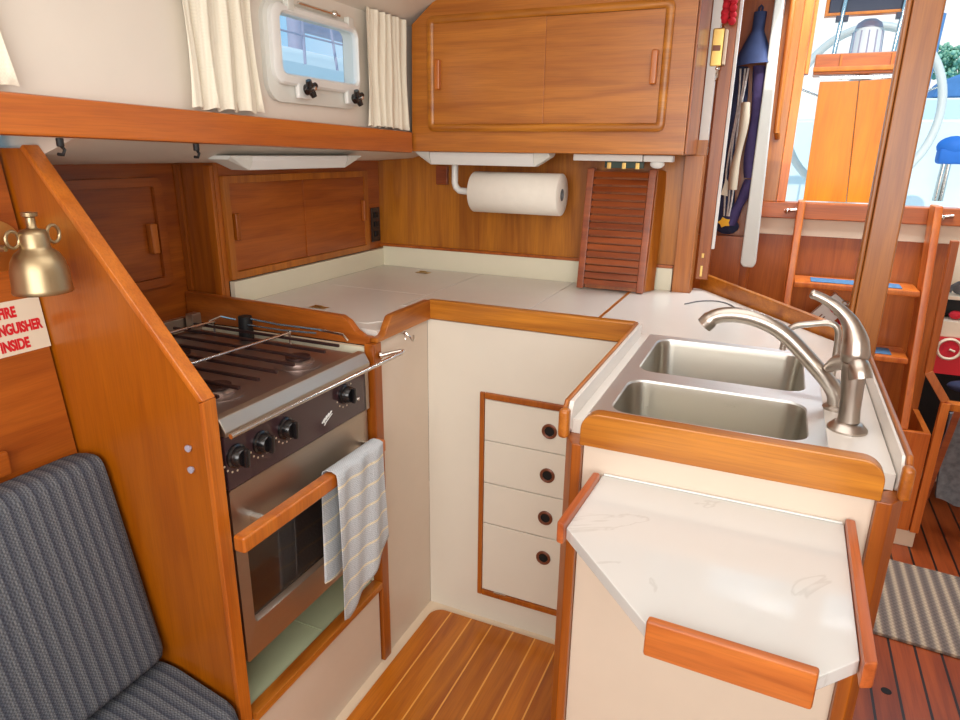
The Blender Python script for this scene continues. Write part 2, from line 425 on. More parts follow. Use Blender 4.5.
# cabin trunk side with the port opening
g0, g1, h0, h1 = 1.345, 1.70, 1.532, 1.70
tw = MB()
for a, b in (((-1.17, -1.7, 1.40), (-1.15, g0, 1.90)), ((-1.17, g1, 1.40), (-1.15, 2.6, 1.90)), ((-1.17, g0, 1.40), (-1.15, g1, h0)), ((-1.17, g0, h1), (-1.15, g1, 1.90))):
    tw.box(a, b, 0)
struct('wall_left_trunk', tw, 'hull')
ce = MB().prism([(-1.15, -1.7, 1.752), (-1.10, -1.7, 1.775), (-1.02, -1.7, 1.812), (-.9, -1.7, 1.85), (-.5, -1.7, 1.90), (.1, -1.7, 1.92), (1.7, -1.7, 1.92), (1.7, -1.7, 1.96), (-1.15, -1.7, 1.96)], (0, 3.93, 0), 0)
struct('ceiling', ce, 'hull')
struct('ceiling_sun_block', MB().box((-.45, 2.231, 1.92), (-.062, 2.95, 1.96), 0), 'hull')  # unseen strip added to keep direct sun off the white post
struct('wall_forward', MB().box((-1.7, -1.74, 0), (1.7, -1.7, 1.96), 0), 'hull')
struct('wall_right', MB().box((1.66, -1.7, 0), (1.7, 3.6, 1.96), 0), 'hull')
# shelf rail along the trunk
rl = MB().prism([(-1.145, -1.69, 1.437), (-1.108, -1.69, 1.437), (-1.108, -1.69, 1.501), (-1.145, -1.69, 1.501)], (0, 3.64, -.066), .006)
rail = struct('trim_shelf_rail', rl, 'rail')
for y, z in ((.774, 1.3735), (1.064, 1.3685)):
    h = MB().cyl((-1.115, y, z+.018), (-1.115, y, z+.004), .006, seg=12)
    h.tube([(-1.115, y, z+.006), (-1.115, y+.006, z-.001), (-1.115, y+.002, z-.009), (-1.115, y-.007, z-.008)], .0028, 8)
    tag(obj('cup_hook', h, 'blackm'), 'small black cup hook under the left shelf rail, ' + ('the one nearer the settee bulkhead' if y < 1 else 'the one left of the long fixture'), 'hook', 'cup hooks under the shelf rail')

# port light
p0, p1, q0, q1 = 1.322, 1.692, 1.487, 1.712
def yz(l, x): return [(x, a, b) for a, b in l]
pf = MB()
outer = rr(p0, p1, q0, q1, .045); inner = rr(1.352, 1.684, 1.540, 1.688, .022)
pf.loops([yz(inner, -1.175), yz(outer, -1.150), yz(outer, -1.138), yz(rr(p0+.012, p1-.012, q0+.012, q1-.012, .04), -1.134), yz(inner, -1.134), yz(inner, -1.175)])
win = struct('window_1', pf, 'port', fixn=True)
fr = MB(); o1 = rr(1.333, 1.684, 1.526, 1.702, .034); i1 = rr(1.362, 1.6725, 1.551, 1.682, .018)
fr.loops([yz(o1, -1.136), yz(o1, -1.124), yz(rr(1.339, 1.679, 1.531, 1.697, .03), -1.119), yz(rr(1.357, 1.676, 1.546, 1.687, .021), -1.119), yz(i1, -1.124), yz(i1, -1.136), yz(o1, -1.136)])
for y in (1.435, 1.640): fr.box((-1.132, y-.026, 1.497), (-1.117, y+.026, 1.536), .006)
obj('hinged_frame', fr, 'white', win)
obj('pane', MB().box((-1.133, 1.356, 1.546), (-1.129, 1.678, 1.688), 0), 'glass', win)
for y, z in ((1.435, 1.521), (1.640, 1.514)):
    k = MB()
    for t in range(4):
        a = PI/2*t+.5
        k.tube([(-1.104, y, z), (-1.100, y+.021*math.cos(a), z+.021*math.sin(a))], [.011, .0072], 10)
    k.cyl((-1.118, y, z), (-1.096, y, z), .011, seg=14); 
    kk = obj('latch_knob', k, 'black', win)
    obj('bolt', MB().cyl((-1.097, y, z), (-1.086, y, z), .005, seg=10), 'chrome', kk)
hg = MB().cyl((-1.122, 1.43, 1.712), (-1.122, 1.60, 1.712), .0035, seg=10)
hg.ball((-1.12, 1.575, 1.712), .009)
for y in (1.40, 1.645): pass
obj('hinge_rod', hg, 'chrome', win)
for y in (1.40, 1.645): obj('hinge_lug', MB().box((-1.134, y-.012, 1.69), (-1.117, y+.012, 1.716), .003), 'port', win)

# curtains
def curtain(name, label, y0b, y1b, y0t, y1t, zb, zt, nf, amp, x=-1.126, flare=.0, zb1=None):
    zb1 = zb if zb1 is None else zb1
    def fn(u, v):
        a = y0b+(y1b-y0b)*u; b = y0t+(y1t-y0t)*u
        y = b+(a-b)*(1-v)**1.6; z0 = zb+(zb1-zb)*u
        ph = u*nf*2*PI+.6*math.sin(3*u+2*v)
        return (x+amp*math.sin(ph)*(.75+.25*(1-v))+.003*math.sin(ph*2.3+1)+flare*(1-v)**3, y+.004*math.sin(5*v+9*u), z0+(zt-z0)*v+.003*math.sin(7*u*nf)*(1-v))
    return tag(obj(name, MB().shell(fn, max(24, int(nf*14)), 14, (-.0016, 0, 0)), 'curtain', smooth=80), label, 'curtain', 'port curtains')
curtain('curtain', 'cream curtain edge at far left above the shelf rail', .42, .728, .42, .70, 1.4665, 1.80, 4, .008)
curtain('curtain', 'cream gathered curtain left of the port window', 1.075, 1.285, 1.075, 1.27, 1.4565, 1.78, 4, .009)
curtain('curtain', 'cream gathered curtain between port window and overhead locker', 1.715, 1.945, 1.73, 1.94, 1.4445, 1.757, 5.5, .008, flare=.004, zb1=1.441)

# ================================================================== OVERHEAD LOCKER
t = thing('overhead_locker', 'overhead teak locker with two sliding doors above the paper towel', 'cabinet', (-.7, 2.08, 1.376))
Y = 1.96
body = MB().prism([(-1.118, Y, 1.376), (-1.112, Y, 1.747), (-1.04, Y, 1.803), (-.95, Y, 1.843), (-.265, Y, 1.895), (-.265, Y, 1.376)], (0, .236, 0), .002)
obj('carcass', body, 'cab', t)
fx0, fx1, fz0, fz1 = -1.054, -.322, 1.436, 1.765
fm = MB()
lo = [rr(fx0, fx1, fz0, fz1, .02), rr(fx0+.022, fx1-.022, fz0+.022, fz1-.022, .006)]
def xz(l, y): return [(a, y, b) for a, b in l]
fm.loops([xz(lo[0], Y-.0005), xz(lo[0], Y-.009), xz(rr(fx0+.005, fx1-.005, fz0+.005, fz1-.005, .018), Y-.013), xz(rr(fx0+.017, fx1-.017, fz0+.017, fz1-.017, .008), Y-.013), xz(lo[1], Y-.009), xz(lo[1], Y-.0005)])
obj('door_frame', fm, 'fidx', t)
for a, b, yy, hx in ((fx0+.023, -.672, Y-.0075, -1.013), (-.684, fx1-.023, Y-.0028, -.362)):
    d = obj('sliding_door', MB().box((a, yy-.0036, fz0+.0225), (b, Y-.0006 if yy > Y-.004 else Y-.0066, fz1-.0225), .001), 'cab', t)
    hz = 1.600
    obj('handle', MB().box((hx-.009, yy-.020, hz-.043), (hx+.009, yy-.0037, hz+.043), .004, 3), 'partcap', d)
obj('side_trim', MB().box((-.2645, Y+.012, 1.378), (-.2585, Y+.235, 1.89), .001), 'fidz', t)

# light fixtures under it and under the side deck
def fixture(label, x0, x1, y0, y1, zt, drop, along='X'):
    lens = MB()
    if along == 'X':
        prof = [(0, 0), (0, drop*.35), (.012, drop), (y1-y0-.012, drop), (y1-y0, drop*.35), (y1-y0, 0)]
        th = thing('light_fixture', label, 'light', ((x0+x1)/2, (y0+y1)/2, zt-drop))
        lens.prism([(x0+.05, y0+a, zt-b) for a, b in prof], (x1-x0-.10, 0, 0), .003)
        ends = []
        for s, xa in ((1, x0+.0495), (-1, x1-.0495)):
            e = MB(); q = [(xa, y0+a, zt-b) for a, b in prof]
            q2 = [(xa-s*.0495, y0+a, zt-b*.25) for a, b in prof]
            e.loops([q, q2], True, True); ends.append(e)
    else:
        prof = [(0, 0), (0, drop*.35), (.012, drop), (x1-x0-.012, drop), (x1-x0, drop*.35), (x1-x0, 0)]
        th = thing('light_fixture', label, 'light', ((x0+x1)/2, (y0+y1)/2, zt-drop))
        lens.prism([(x0+a, y0+.07, zt-b) for a, b in prof], (0, y1-y0-.14, 0), .003)
        ends = []
        for s, ya in ((1, y0+.0695), (-1, y1-.0695)):
            e = MB(); q = [(x0+a, ya, zt-b) for a, b in prof]; q2 = [(x0+a, ya-s*.0695, zt-b*.25) for a, b in prof]
            e.loops([q, q2], True, True); ends.append(e)
    obj('diffuser', lens, 'white', th)
    for e in ends: obj('end_cap', e, 'port', th)
    return th
fixture('long white fixture under the overhead locker above the paper towel', -1.118, -.66, 1.985, 2.045, 1.3755, .040)
fixture('long white fixture under the side deck left of the overhead locker', -1.25, -1.17, 1.215, 1.745, 1.362, .034, 'Y')
t = thing('slim_light', 'slim white strip light under the overhead locker above the slatted board', 'light', (-.46, 2.03, 1.352))
obj('housing', MB().box((-.592, 2.01, 1.356), (-.385, 2.048, 1.3755), .003), 'white', t)
obj('wire', MB().tube([(-.384, 2.02, 1.368), (-.36, 2.015, 1.372), (-.34, 2.02, 1.366), (-.31, 2.02, 1.371)], .0025, 8), 'port', t)
obj('junction_box', MB().box((-.383, 2.012, 1.356), (-.30, 2.05, 1.3745), .003).ball((-.345, 2.03, 1.350), .014, (1.5, 1, .9)), 'white', t)

t = thing('clip_strip', 'dark green strip with gold clips above the slatted board', 'strip', (-.445, 2.07, 1.335))
obj('strip', MB().box((-.505, 2.052, 1.336), (-.388, 2.066, 1.3735), .002), 'leafdark', t)
for x in (-.49, -.445, -.405): obj('clip', MB().box((x-.006, 2.046, 1.334), (x+.006, 2.0515, 1.352), .001), 'gold', t)
# paper towel
t = thing('paper_towel_holder', 'white bracket on a wooden block holding the paper towel roll', 'holder', (-1.03, 2.19, 1.25))
obj('mounting_block', MB().box((-1.150, 2.184, 1.262), (-1.104, 2.1995, 1.328), .003), 'slat', t)
obj('bracket', MB().tube([(-1.012, 2.06, 1.374), (-1.012, 2.06, 1.30), (-1.012, 2.06, 1.276), (-1.007, 2.06, 1.262), (-.995, 2.06, 1.252), (-.975, 2.06, 1.2505), (-.9385, 2.06, 1.2505)], .011, 14).box((-1.03, 2.035, 1.3685), (-.995, 2.085, 1.3755), .002), 'white', t)
t = thing('paper_towel_roll', 'white roll of paper towel hanging under the overhead locker', 'paper towel', (-.79, 2.06, 1.185))
R_ = .065
roll_ = MB().lathe([(.019, 0), (R_-.002, 0), (R_, .002), (R_, .300), (R_-.002, .302), (.019, .302), (.019, 0)], (-.938, 2.06, 1.2505), (1, 0, 0), 48)
obj('paper', roll_, 'paper', t, smooth=50)
obj('core', MB().lathe([(.012, .008), (.0188, .008), (.0188, .3025), (.012, .3025), (.012, .008)], (-.938, 2.06, 1.2505), (1, 0, 0), 24), 'grey', t)

# slatted board leaning at the back wall
t = thing('slatted_board', 'slatted dark teak board leaning upright on the counter against the back wall', 'board', (-.47, 2.10, .957))
def lean(x, y, z): return (x, 2.078+(z-.957)*.14+y, z)
obj('side_face', MB().prism([lean(-.3655, .031, .9575), lean(-.3655, .031, 1.333), lean(-.345, .075, 1.325), lean(-.345, .075, .9575)], (.004, .001, 0), 0), 'cabv', t)
for a, b in ((-.578, -.556), (-.384, -.362)):
    obj('stile', MB().prism([lean(a, 0, .9575), lean(b, 0, .9575), lean(b, 0, 1.333), lean(a, 0, 1.333)], (0, .03, 0), .002), M['slat'], t)
sl = MB()
for i in range(16):
    z = .972+i*.0223
    sl.prism([lean(-.5555, -.003, z), lean(-.3845, -.003, z), lean(-.3845, .004, z+.0165), lean(-.5555, .004, z+.0165)], (0, .010, 0), .001)
obj('slats', sl, 'slat', t)
obj('backing', MB().prism([lean(-.5555, .020, .9575), lean(-.3845, .020, .9575), lean(-.3845, .020, 1.325), lean(-.5555, .020, 1.325)], (0, .006, 0), 0), 'darkz', t)

# bulkhead end beside the counter, with the painted upper part
pe = struct('trim_post', MB().box((-.288, 2.172, .90), (-.232, 2.1995, 1.3755), .002), 'cabv')
struct('wall_back_end', MB().box((-.2575, 2.21, 1.377), (-.231, 2.245, 1.90), .001), 'white')
jm = struct('trim_jamb', MB().box((-.226, 2.24, .99), (-.188, 2.262, 1.90), .002), 'fidz')
obj('white_edge', MB().box((-.1875, 2.242, 1.09), (-.179, 2.260, 1.90), .001), 'white', jm)
obj('hinge', MB().box((-.214, 2.236, 1.00), (-.206, 2.2395, 1.035), .001).box((-.214, 2.236, 1.06), (-.206, 2.2395, 1.075), .001), 'gold', jm)

# ================================================================== SIDE LOCKER with sliding doors (left of counter)
t = thing('side_locker', 'dark teak side locker with two sliding doors behind the left counter', 'cabinet', (-1.41, 1.8, 1.02))
X = -1.40
obj('face', MB().box((X-.03, 1.401, 1.018), (X, 2.199, 1.345), .001), 'dark', t)
fa, fb, f0, f1 = 1.403, 2.106, 1.022, 1.306
fm = MB()
fm.loops([yz(rr(fa, fb, f0, f1, .004), X+.0005), yz(rr(fa, fb, f0, f1, .004), X+.012), yz(rr(fa+.022, fb-.022, f0+.020, f1-.020, .003), X+.012), yz(rr(fa+.022, fb-.022, f0+.020, f1-.020, .003), X+.0005)])
obj('door_frame', fm, 'cabv', t)
for a, b, xx, hy in ((fa+.0225, 1.755, X+.004, fa+.036), (1.745, fb-.0225, X+.0075, fb-.036)):
    d = obj('sliding_door', MB().box((X+.0006 if xx < X+.005 else X+.0042, a, f0+.0205), (xx, b, f1-.0205), .001), 'dark', t)
    obj('handle', MB().box((xx+.0005, hy-.008, 1.13), (xx+.016, hy+.008, 1.205), .003, 3), 'fidz', d)
t = thing('outlet_plate', 'black outlet plate on the dark side locker near the back corner', 'outlet', (X, 2.155, 1.05))
obj('plate', MB().box((X+.0005, 2.132, 1.045), (X+.006, 2.190, 1.172), .003), 'black', t)
for z in (1.075, 1.11, 1.145): obj('switch', MB().box((X+.0062, 2.150, z-.010), (X+.010, 2.172, z+.010), .002), 'blackm', t)
# stove locker door
t = thing('stove_locker_door', 'dark teak locker door with rounded frame behind the stove', 'door', (-1.56, 1.1, 1.0))
fm = MB(); a, b, c, d = .83, 1.318, 1.015, 1.302
fm.loops([yz(rr(a, b, c, d, .02), -1.5365), yz(rr(a, b, c, d, .02), -1.520), yz(rr(a+.026, b-.026, c+.022, d-.022, .006), -1.520), yz(rr(a+.026, b-.026, c+.022, d-.022, .006), -1.5365)])
obj('door_frame', fm, 'dark', t)
dd = obj('panel', MB().box((-1.5365, a+.0265, c+.0225), (-1.530, b-.0265, d-.0225), .001), 'dark', t)
obj('handle', MB().box((-1.5295, 1.258, 1.105), (-1.510, 1.280, 1.185), .004, 3), 'partcap', dd)

# ================================================================== WORKTOP (L-shaped) and fiddles
t = thing('worktop', 'cream L-shaped worktop with teak fiddle along the back and left', 'counter', (-1.1, 1.8, .93))
ct = MB().prism([(-.872, 1.34, .93), (-.872, 1.606, .93), (-.4125, 1.606, .93), (-.4125, 2.199, .93), (-1.399, 2.199, .93), (-1.399, 1.402, .93), (-1.0, 1.353, .93)], (0, 0, .022), 0)
obj('countertop', ct, 'counter', t)
sp = MB().box((-1.399, 1.402, .9525), (-1.382, 2.199, 1.0175), .001)
obj('backsplash', sp, 'splash', t)
sp = MB().box((-1.3815, 2.186, .9525), (-.293, 2.1995, 1.026), .001)
obj('backsplash', sp, 'splash', t)
obj('splash_ledge', MB().box((-1.398, 2.184, 1.0265), (-.293, 2.1995, 1.036), .001), 'dark', t)
fd = MB().box((-.862, 1.580, .931), (-.2865, 1.605, .985), .005, 3)
obj('fiddle', fd, 'fidx', t)
# fiddle along the left run with the cut-out at the stove corner
def dip(s, s0, s1, lo, hi):
    if s <= s0: return lo
    if s >= s1: return hi
    k = (s-s0)/(s1-s0); return lo+(hi-lo)*(k*k*(3-2*k))
prof = [(1.310, .928)]; top = []
for i in range(21):
    y = 1.310+.275*i/20; top.append((y, dip(y, 1.340, 1.385, .942, .985)))
pl = [(-.874, 1.310, .930)]+[(-.874, y, z) for y, z in top]+[(-.874, 1.585, .930)]
obj('fiddle', MB().prism(pl, (.022, 0, 0), .004), 'fidy', t)
A, B = V((-1.532, 1.360, 0)), V((-.875, 1.310, 0)); L = (B-A).length; dv = (B-A)/L; nv = V((dv.y, -dv.x, 0))*-1
q = [(0, .898)]
for i in range(31):
    s_ = L*i/30; q.append((s_, dip(L-s_, .025, .085, .942, .985)))
q.append((L, .921)); q.append((L*.93, .918))
obj('fiddle', MB().prism([A+dv*a+V((0, 0, b)) for a, b in q], nv*.022, .004), 'fidd', t)
obj('seam_strip', MB().box((-.4120, 1.61, .931), (-.4035, 2.184, .9565), .001), 'fidy', t)

def lid(label, poly, pull):
    th = thing('icebox_lid', label, 'lid', (sum(p[0] for p in poly)/len(poly), sum(p[1] for p in poly)/len(poly), .9522), 'lids in the worktop')
    obj('panel', MB().prism([(x, y, .9522) for x, y in poly], (0, 0, .0018), .0006), 'counter', th)
    if pull:
        pm = MB().box((pull[0]-.026, pull[1]-.012, .9542), (pull[0]+.026, pull[1]+.012, .9556), .0006)
        pm.tube([(pull[0]-.014, pull[1], .9557), (pull[0]-.012, pull[1], .959), (pull[0]+.012, pull[1], .959), (pull[0]+.014, pull[1], .9557)], .002, 8)
        obj('pull', pm, 'gold', th)
lid('cream worktop lid with brass pull next to the stove', [(-1.330, 1.425), (-1.0, 1.393), (-.975, 1.386), (-.935, 1.390), (-.905, 1.430), (-.905, 1.575), (-.963, 1.605), (-.963, 1.7605), (-1.330, 1.764)], (-1.15, 1.475))
lid('cream worktop lid with brass pull in the back left corner', [(-1.330, 1.7675), (-.963, 1.7640), (-.963, 2.180), (-1.330, 2.180)], (-1.16, 2.10))
lid('plain cream worktop lid without pull in front of the paper towel', [(-.9585, 1.6085), (-.616, 1.6085), (-.616, 2.180), (-.9585, 2.180)], None)

# ================================================================== BASE CABINETS
t = thing('stove_cabinet', 'cream base cabinet around the stove with teak post and low rail', 'cabinet', (-.9, 1.2, 0))
obj('lower_panel', MB().box((-.880, .808, -.0075), (-.864, 1.29, .236), 0), 'pink', t)
obj('sill_rail', MB().box((-.884, .808, .2365), (-.853, 1.296, .258), .004), 'fidy', t)
obj('post', MB().box((-.884, 1.2965, -.0075), (-.855, 1.332, .9295), .004), 'fidz', t)
obj('side_panel', MB().box((-.880, 1.3325, -.0075), (-.864, 1.5845, .9295), 0), 'pink', t)
obj('recess_floor', MB().box((-1.5, .808, .236), (-.8845, 1.2955, .248), 0).box((-1.5, 1.08, .2482), (-.8845, 1.083, .2495), 0), 'liner', t)
obj('recess_wall', MB().prism([(-1.53, 1.342, .25), (-.8845, 1.298, .25), (-.8845, 1.298, .919), (-1.53, 1.342, .899)], (0, .012, 0), 0).box((-1.535, .81, .25), (-1.52, 1.335, .897), 0), 'splash', t)
t = tag(obj('wall_hook', MB().cyl((-.8635, 1.447, .925), (-.858, 1.447, .925), .006, seg=14).tube([(-.860, 1.447, .925), (-.852, 1.447, .923), (-.842, 1.450, .912), (-.840, 1.456, .902), (-.842, 1.466, .898), (-.845, 1.473, .903), (-.846, 1.474, .912)], .0025, 8).tube([(-.858, 1.445, .925), (-.852, 1.44, .918), (-.849, 1.438, .908)], .0022, 8), 'chrome'), 'small steel hook on the cream panel right of the stove', 'hook')

t = thing('drawer_cabinet', 'cream base cabinet with four drawers in a teak frame', 'cabinet', (-.58, 1.59, 0))
obj('face_panel', MB().box((-.8635, 1.585, -.0075), (-.2835, 1.60, .9295), 0), 'cream', t)
fx0, fx1, fz0, fz1 = -.700, -.39, .082, .742
df = MB()
df.box((fx0+.004, 1.574, fz0), (fx0+.018, 1.5845, fz1), .003).box((fx0+.0182, 1.574, fz1-.018), (fx1, 1.5845, fz1), .003).box((fx0+.0182, 1.574, fz0), (fx1, 1.5845, fz0+.018), .003)
obj('drawer_frame', df, 'fidz', t)
zs = [fz1-.0185, .598, .4645, .332, fz0+.0185]
for i in range(4):
    d = obj('drawer', MB().box((fx0+.019, 1.5785, zs[i+1]+.0015), (fx1, 1.5845, zs[i]-.0015), .0015), 'cream', t)
    hx, hz = -.490, (.661, .529, .396, .266)[i]
    obj('finger_pull', MB().lathe([(.0215, 0), (.0215, .003), (.0185, .0045), (.0140, .003), (.0140, 0), (.0215, 0)], (hx, 1.5783, hz), (0, -1, 0), 28), 'copper', d)
    obj('finger_hole', MB().lathe([(0, .0002), (.0138, .0002), (.0138, .0008), (0, .0008)], (hx, 1.5783, hz), (0, -1, 0), 24), 'hole', d)
obj('latch', MB().box((-.640, 1.570, .100), (-.600, 1.5735, .106), .001), 'chrome', t)

# ================================================================== STOVE
t = thing('gas_stove', 'stainless steel gas stove with black knobs beside the settee bulkhead', 'stove', (-1.13, 1.05, .36))
y0, y1 = .815, 1.285
bd = MB().box((-1.43, y0, .375), (-.905, y1, .905), .003)
obj('body', bd, 'steel', t)
obj('hob', MB().box((-1.42, y0+.004, .9055), (-.893, y1-.004, .9065), .002), 'hob', t)
lp = MB().prism([(-.892, y0, .914), (-.874, y0, .912), (-.860, y0, .888), (-.860, y0, .879), (-.9045, y0, .879), (-.9045, y0, .907), (-.892, y0, .907)], (0, y1-y0, 0), .002)
obj('front_lip', lp, 'steel', t)
pn = obj('control_panel', MB().box((-.9045, y0+.002, .768), (-.868, y1-.014, .8775), .002), 'panelb', t)
for y, z in ((.840, .832), (.908, .832), (.980, .833), (1.187, .838)):
    k = MB().lathe([(0, 0), (.0235, 0), (.0235, .005), (.020, .007), (.018, .020), (.016, .022), (0, .022)], (-.8678, y, z), (1, 0, 0), 28)
    kb = obj('knob', k, 'black', t)
    obj('grip', MB().prism([(-.846, y-.004, z+.018), (-.846, y+.006, z+.017), (-.846, y+.004, z-.019), (-.846, y-.006, z-.018)], (.010, 0, 0), .003), 'black', kb)
    mk = MB()
    for a in range(9 if y > 1.1 else 6):
        an = math.radians(200+a*(220/8 if y > 1.1 else 24))
        mk.lathe([(0, .0004), (.0022, .0004), (.0022, .001), (0, .001)], (-.8682, y+.031*math.cos(an), z+.031*math.sin(an)), (1, 0, 0), 8)
    obj('dial_marks', mk, 'tan', pn)
lg = MB()
lg.tube([(-.867, 1.098, .798), (-.867, 1.108, .806), (-.867, 1.104, .797), (-.867, 1.116, .810), (-.867, 1.113, .802), (-.867, 1.124, .813), (-.867, 1.122, .806), (-.867, 1.134, .815)], .0016, 6)
lg.tube([(-.867, 1.106, .790), (-.867, 1.112, .796), (-.867, 1.136, .808)], .0012, 6)
obj('emblem', lg, 'white', pn)
lamp_ = obj('pilot_light', MB().ball((-.867, 1.238, .808), .005), 'chrome', pn)
dr = obj('oven_door', MB().loops([yz(rr(y0+.004, y1-.004, .372, .765, .006), -.9045), yz(rr(y0+.004, y1-.004, .372, .765, .006), -.872), yz(rr(y0+.03, y1-.045, .452, .662, .012), -.868), yz(rr(y0+.036, y1-.051, .458, .656, .01), -.878), yz(rr(y0+.036, y1-.051, .458, .656, .01), -.9045)]), 'steel', t)
obj('window', MB().box((-.899, y0+.03, .45), (-.880, y1-.045, .664), 0), 'darkgl', dr)
hb = MB().box((-.834, .778, .672), (-.806, 1.262, .706), .006, 3)
hd = obj('handle', hb, 'partcap', dr)
obj('bracket', MB().box((-.872, .86, .682), (-.8345, .875, .694), .001), 'chrome', hd)
obj('bracket', MB().box((-.872, 1.245, .682), (-.8345, 1.258, .694), .001), 'chrome', hd)
# burners, grate, pot clamps
for x, y, r in ((-.985, .925, .036), (-.965, 1.150, .036), (-1.24, 1.05, .046)):
    obj('burner', MB().lathe([(0, .907), (r*1.5, .907), (r*1.5, .909), (r, .911), (r, .916), (r*.8, .921), (0, .922)], (x, y, 0), (0, 0, 1), 28), 'hob', t)
    obj('burner_cap', MB().lathe([(r*.78, .922), (r*.78, .927), (0, .928), (0, .922)], (x, y, 0), (0, 0, 1), 24), 'grate', t)
gr = MB()
for i in range(8):
    y = y0+.045+i*(y1-y0-.09)/7
    gr.bar((-1.39, y, .934), (-.915, y, .934), .007, .007)
obj('grate_bars', gr, 'grate', t)
for x in (-1.08, -1.33):
    obj('cross_bar', MB().tube([(x, y0+.02, .9525), (x, y1-.02, .9405)], .0036, 10).cyl((x, y0+.022, .907), (x, y0+.022, .94), .003, seg=8).cyl((x, y1-.022, .907), (x, y1-.022, .94), .003, seg=8), 'chrome', t)
cl = MB().cyl((-1.22, 1.262, .907), (-1.22, 1.262, .968), .019, .017, seg=18)
obj('clamp_knob', cl, 'blackm', t)
ph = MB().tube([(-1.20, 1.262, .963), (-1.12, 1.272, .955), (-1.0, 1.276, .955), (-.93, 1.278, .951), (-.915, 1.277, .938)], .0032, 8)
ph.tube([(-1.20, 1.250, .950), (-1.10, 1.262, .945), (-1.0, 1.268, .948)], .0028, 8)
ph.tube([(-1.25, 1.262, .955), (-1.29, 1.25, .962), (-1.30, 1.22, .955)], .0028, 8)
obj('pot_holder', ph, 'chrome', t)
gb = MB().box((-1.425, y0+.002, .913), (-1.405, y1-.01, .948), .002).box((-1.40, y1-.05, .913), (-1.375, y1-.02, .96), .002)
obj('back_rail', gb, 'steel', t)
for y in (y0-.004, y1-.011): pass
obj('side_strip', MB().box((-.9045, y1-.0135, .768), (-.866, y1, .8775), .001), 'steel', t)

# grab bar in front of the stove
gb = MB().tube([(-.850, 1.318, .897), (-.83, 1.335, .902), (-.812, 1.352, .905), (-.806, 1.352, .905), (-.806, 1.344, .903), (-.808, 1.33, .902), (-.826, 1.1, .895), (-.838, .95, .890), (-.8455, .812, .886)], .0052, 10)
gb.cyl((-.8535, 1.318, .897), (-.848, 1.322, .898), .011, seg=14)
tag(obj('grab_bar', gb, 'chrome'), 'thin steel guard bar running in front of the stove top', 'bar')

# tea towel over the oven handle
def towel(u, v):
    # u along handle, v from back hem over the bar to the front hem
    y = 1.050+.186*u
    back, front = .29, .30
    zt = .7085
    tot = back+.045+front
    s = v*tot
    if s < back: x, z = -.8395, zt-.006-(back-s)*(.95+.05*u)
    elif s < back+.045:
        k = (s-back)/.045; a = PI*(1-k); x = -.819+.0205*math.cos(a); z = zt-.006+.0105*math.sin(a)
    else:
        k = (s-back-.045)/front
        ln = .372-.115*max(0, (u-.12)/.88)**1.3-.03*max(0, .12-u)*4
        x = -.7985+.003*k+.005*k*math.sin(9*u+1.5)+.003*math.sin(17*u+3*k); z = zt-.006-k*ln
        y += -.014*k*(1-u)+.006*k*u
    if s < back: x += .004*math.sin(10*u)*(back-s)/back; y += -.012*(back-s)/back
    return (x, y, z)
def tthick(u, v):
    return V((0, 0, 0)) if False else V((.0022, 0, .0022)) if v > .40 else V((-.0016, 0, .0022))
tag(obj('tea_towel', MB().shell(towel, 26, 60, tthick), 'towel', smooth=80), 'pale blue striped tea towel hanging over the oven door handle', 'towel')

# ================================================================== SINK PENINSULA
t = thing('sink_cabinet', 'cream sink peninsula cabinet with teak corner posts', 'cabinet', (-.02, 1.5, 0))
obj('front_panel', MB().box((-.2415, .970, -.0075), (.173, .985, .930), 0), 'pink', t)
obj('left_panel', MB().box((-.282, 1.03, -.0065), (-.270, 1.5835, .930), 0), 'cream', t)
obj('right_panel', MB().box((.195, 1.02, .0005), (.2085, 1.70, .930), 0), 'cabv', t)
obj('corner_post', MB().prism([(-.2425, .957, .0075), (-.258, .957, .0075), (-.276, .985, .0075), (-.279, 1.029, .0075), (-.2425, .9845, .0075)], (0, 0, .9225), .002), 'fidz', t)
obj('corner_post', MB().prism([(.1735, .957, -.0075), (.192, .957, -.0075), (.2085, .982, -.0075), (.2085, 1.019, -.0075), (.1735, .9845, -.0075)], (0, 0, .9375), .002), 'fidz', t)
obj('aft_panel', MB().prism([(.209, 1.7005, .0005), (.195, 1.7005, .0005), (-.225, 2.27, .0005), (-.211, 2.28, .0005)], (0, 0, .93), 0), 'cabv', t)

t = thing('sink_counter', 'white sink counter with raised teak fiddles on the peninsula', 'counter', (-.02, 1.5, .93))
sc = MB()
sc.box((-.272, 1.0, .9305), (-.248, 1.6045, .955), 0).box((.103, 1.0, .9305), (.197, 1.6045, .955), 0).box((-.248, .982, .9305), (.103, 1.043, .955), 0)
sc.prism([(-.403, 1.6060, .9305), (.197, 1.6050, .9305), (.197, 1.688, .9305), (-.205, 2.265, .9305), (-.230, 2.265, .9305), (-.230, 2.168, .9305), (-.295, 2.168, .9305), (-.295, 2.185, .9305), (-.403, 2.185, .9305)], (0, 0, .0245), 0)
obj('countertop', sc, 'counter', t)
def hump(x0, x1, z0, z1, y, depth, r=.03):
    q = [(x0, z0)]
    for i in range(9):
        a = PI-PI/2*i/8; q.append((x0+r+r*math.cos(a), z1-r+r*math.sin(a)))
    for i in range(9):
        a = PI/2-PI/2*i/8; q.append((x1-r+r*math.cos(a), z1-r+r*math.sin(a)))
    q.append((x1, z0)); return [(x, y, z) for x, z in q], (0, depth, 0)
p_, v_ = hump(-.246, .178, .931, .9885, .954, .026)
obj('fiddle', MB().prism(p_, v_, .004), 'fidx', t)
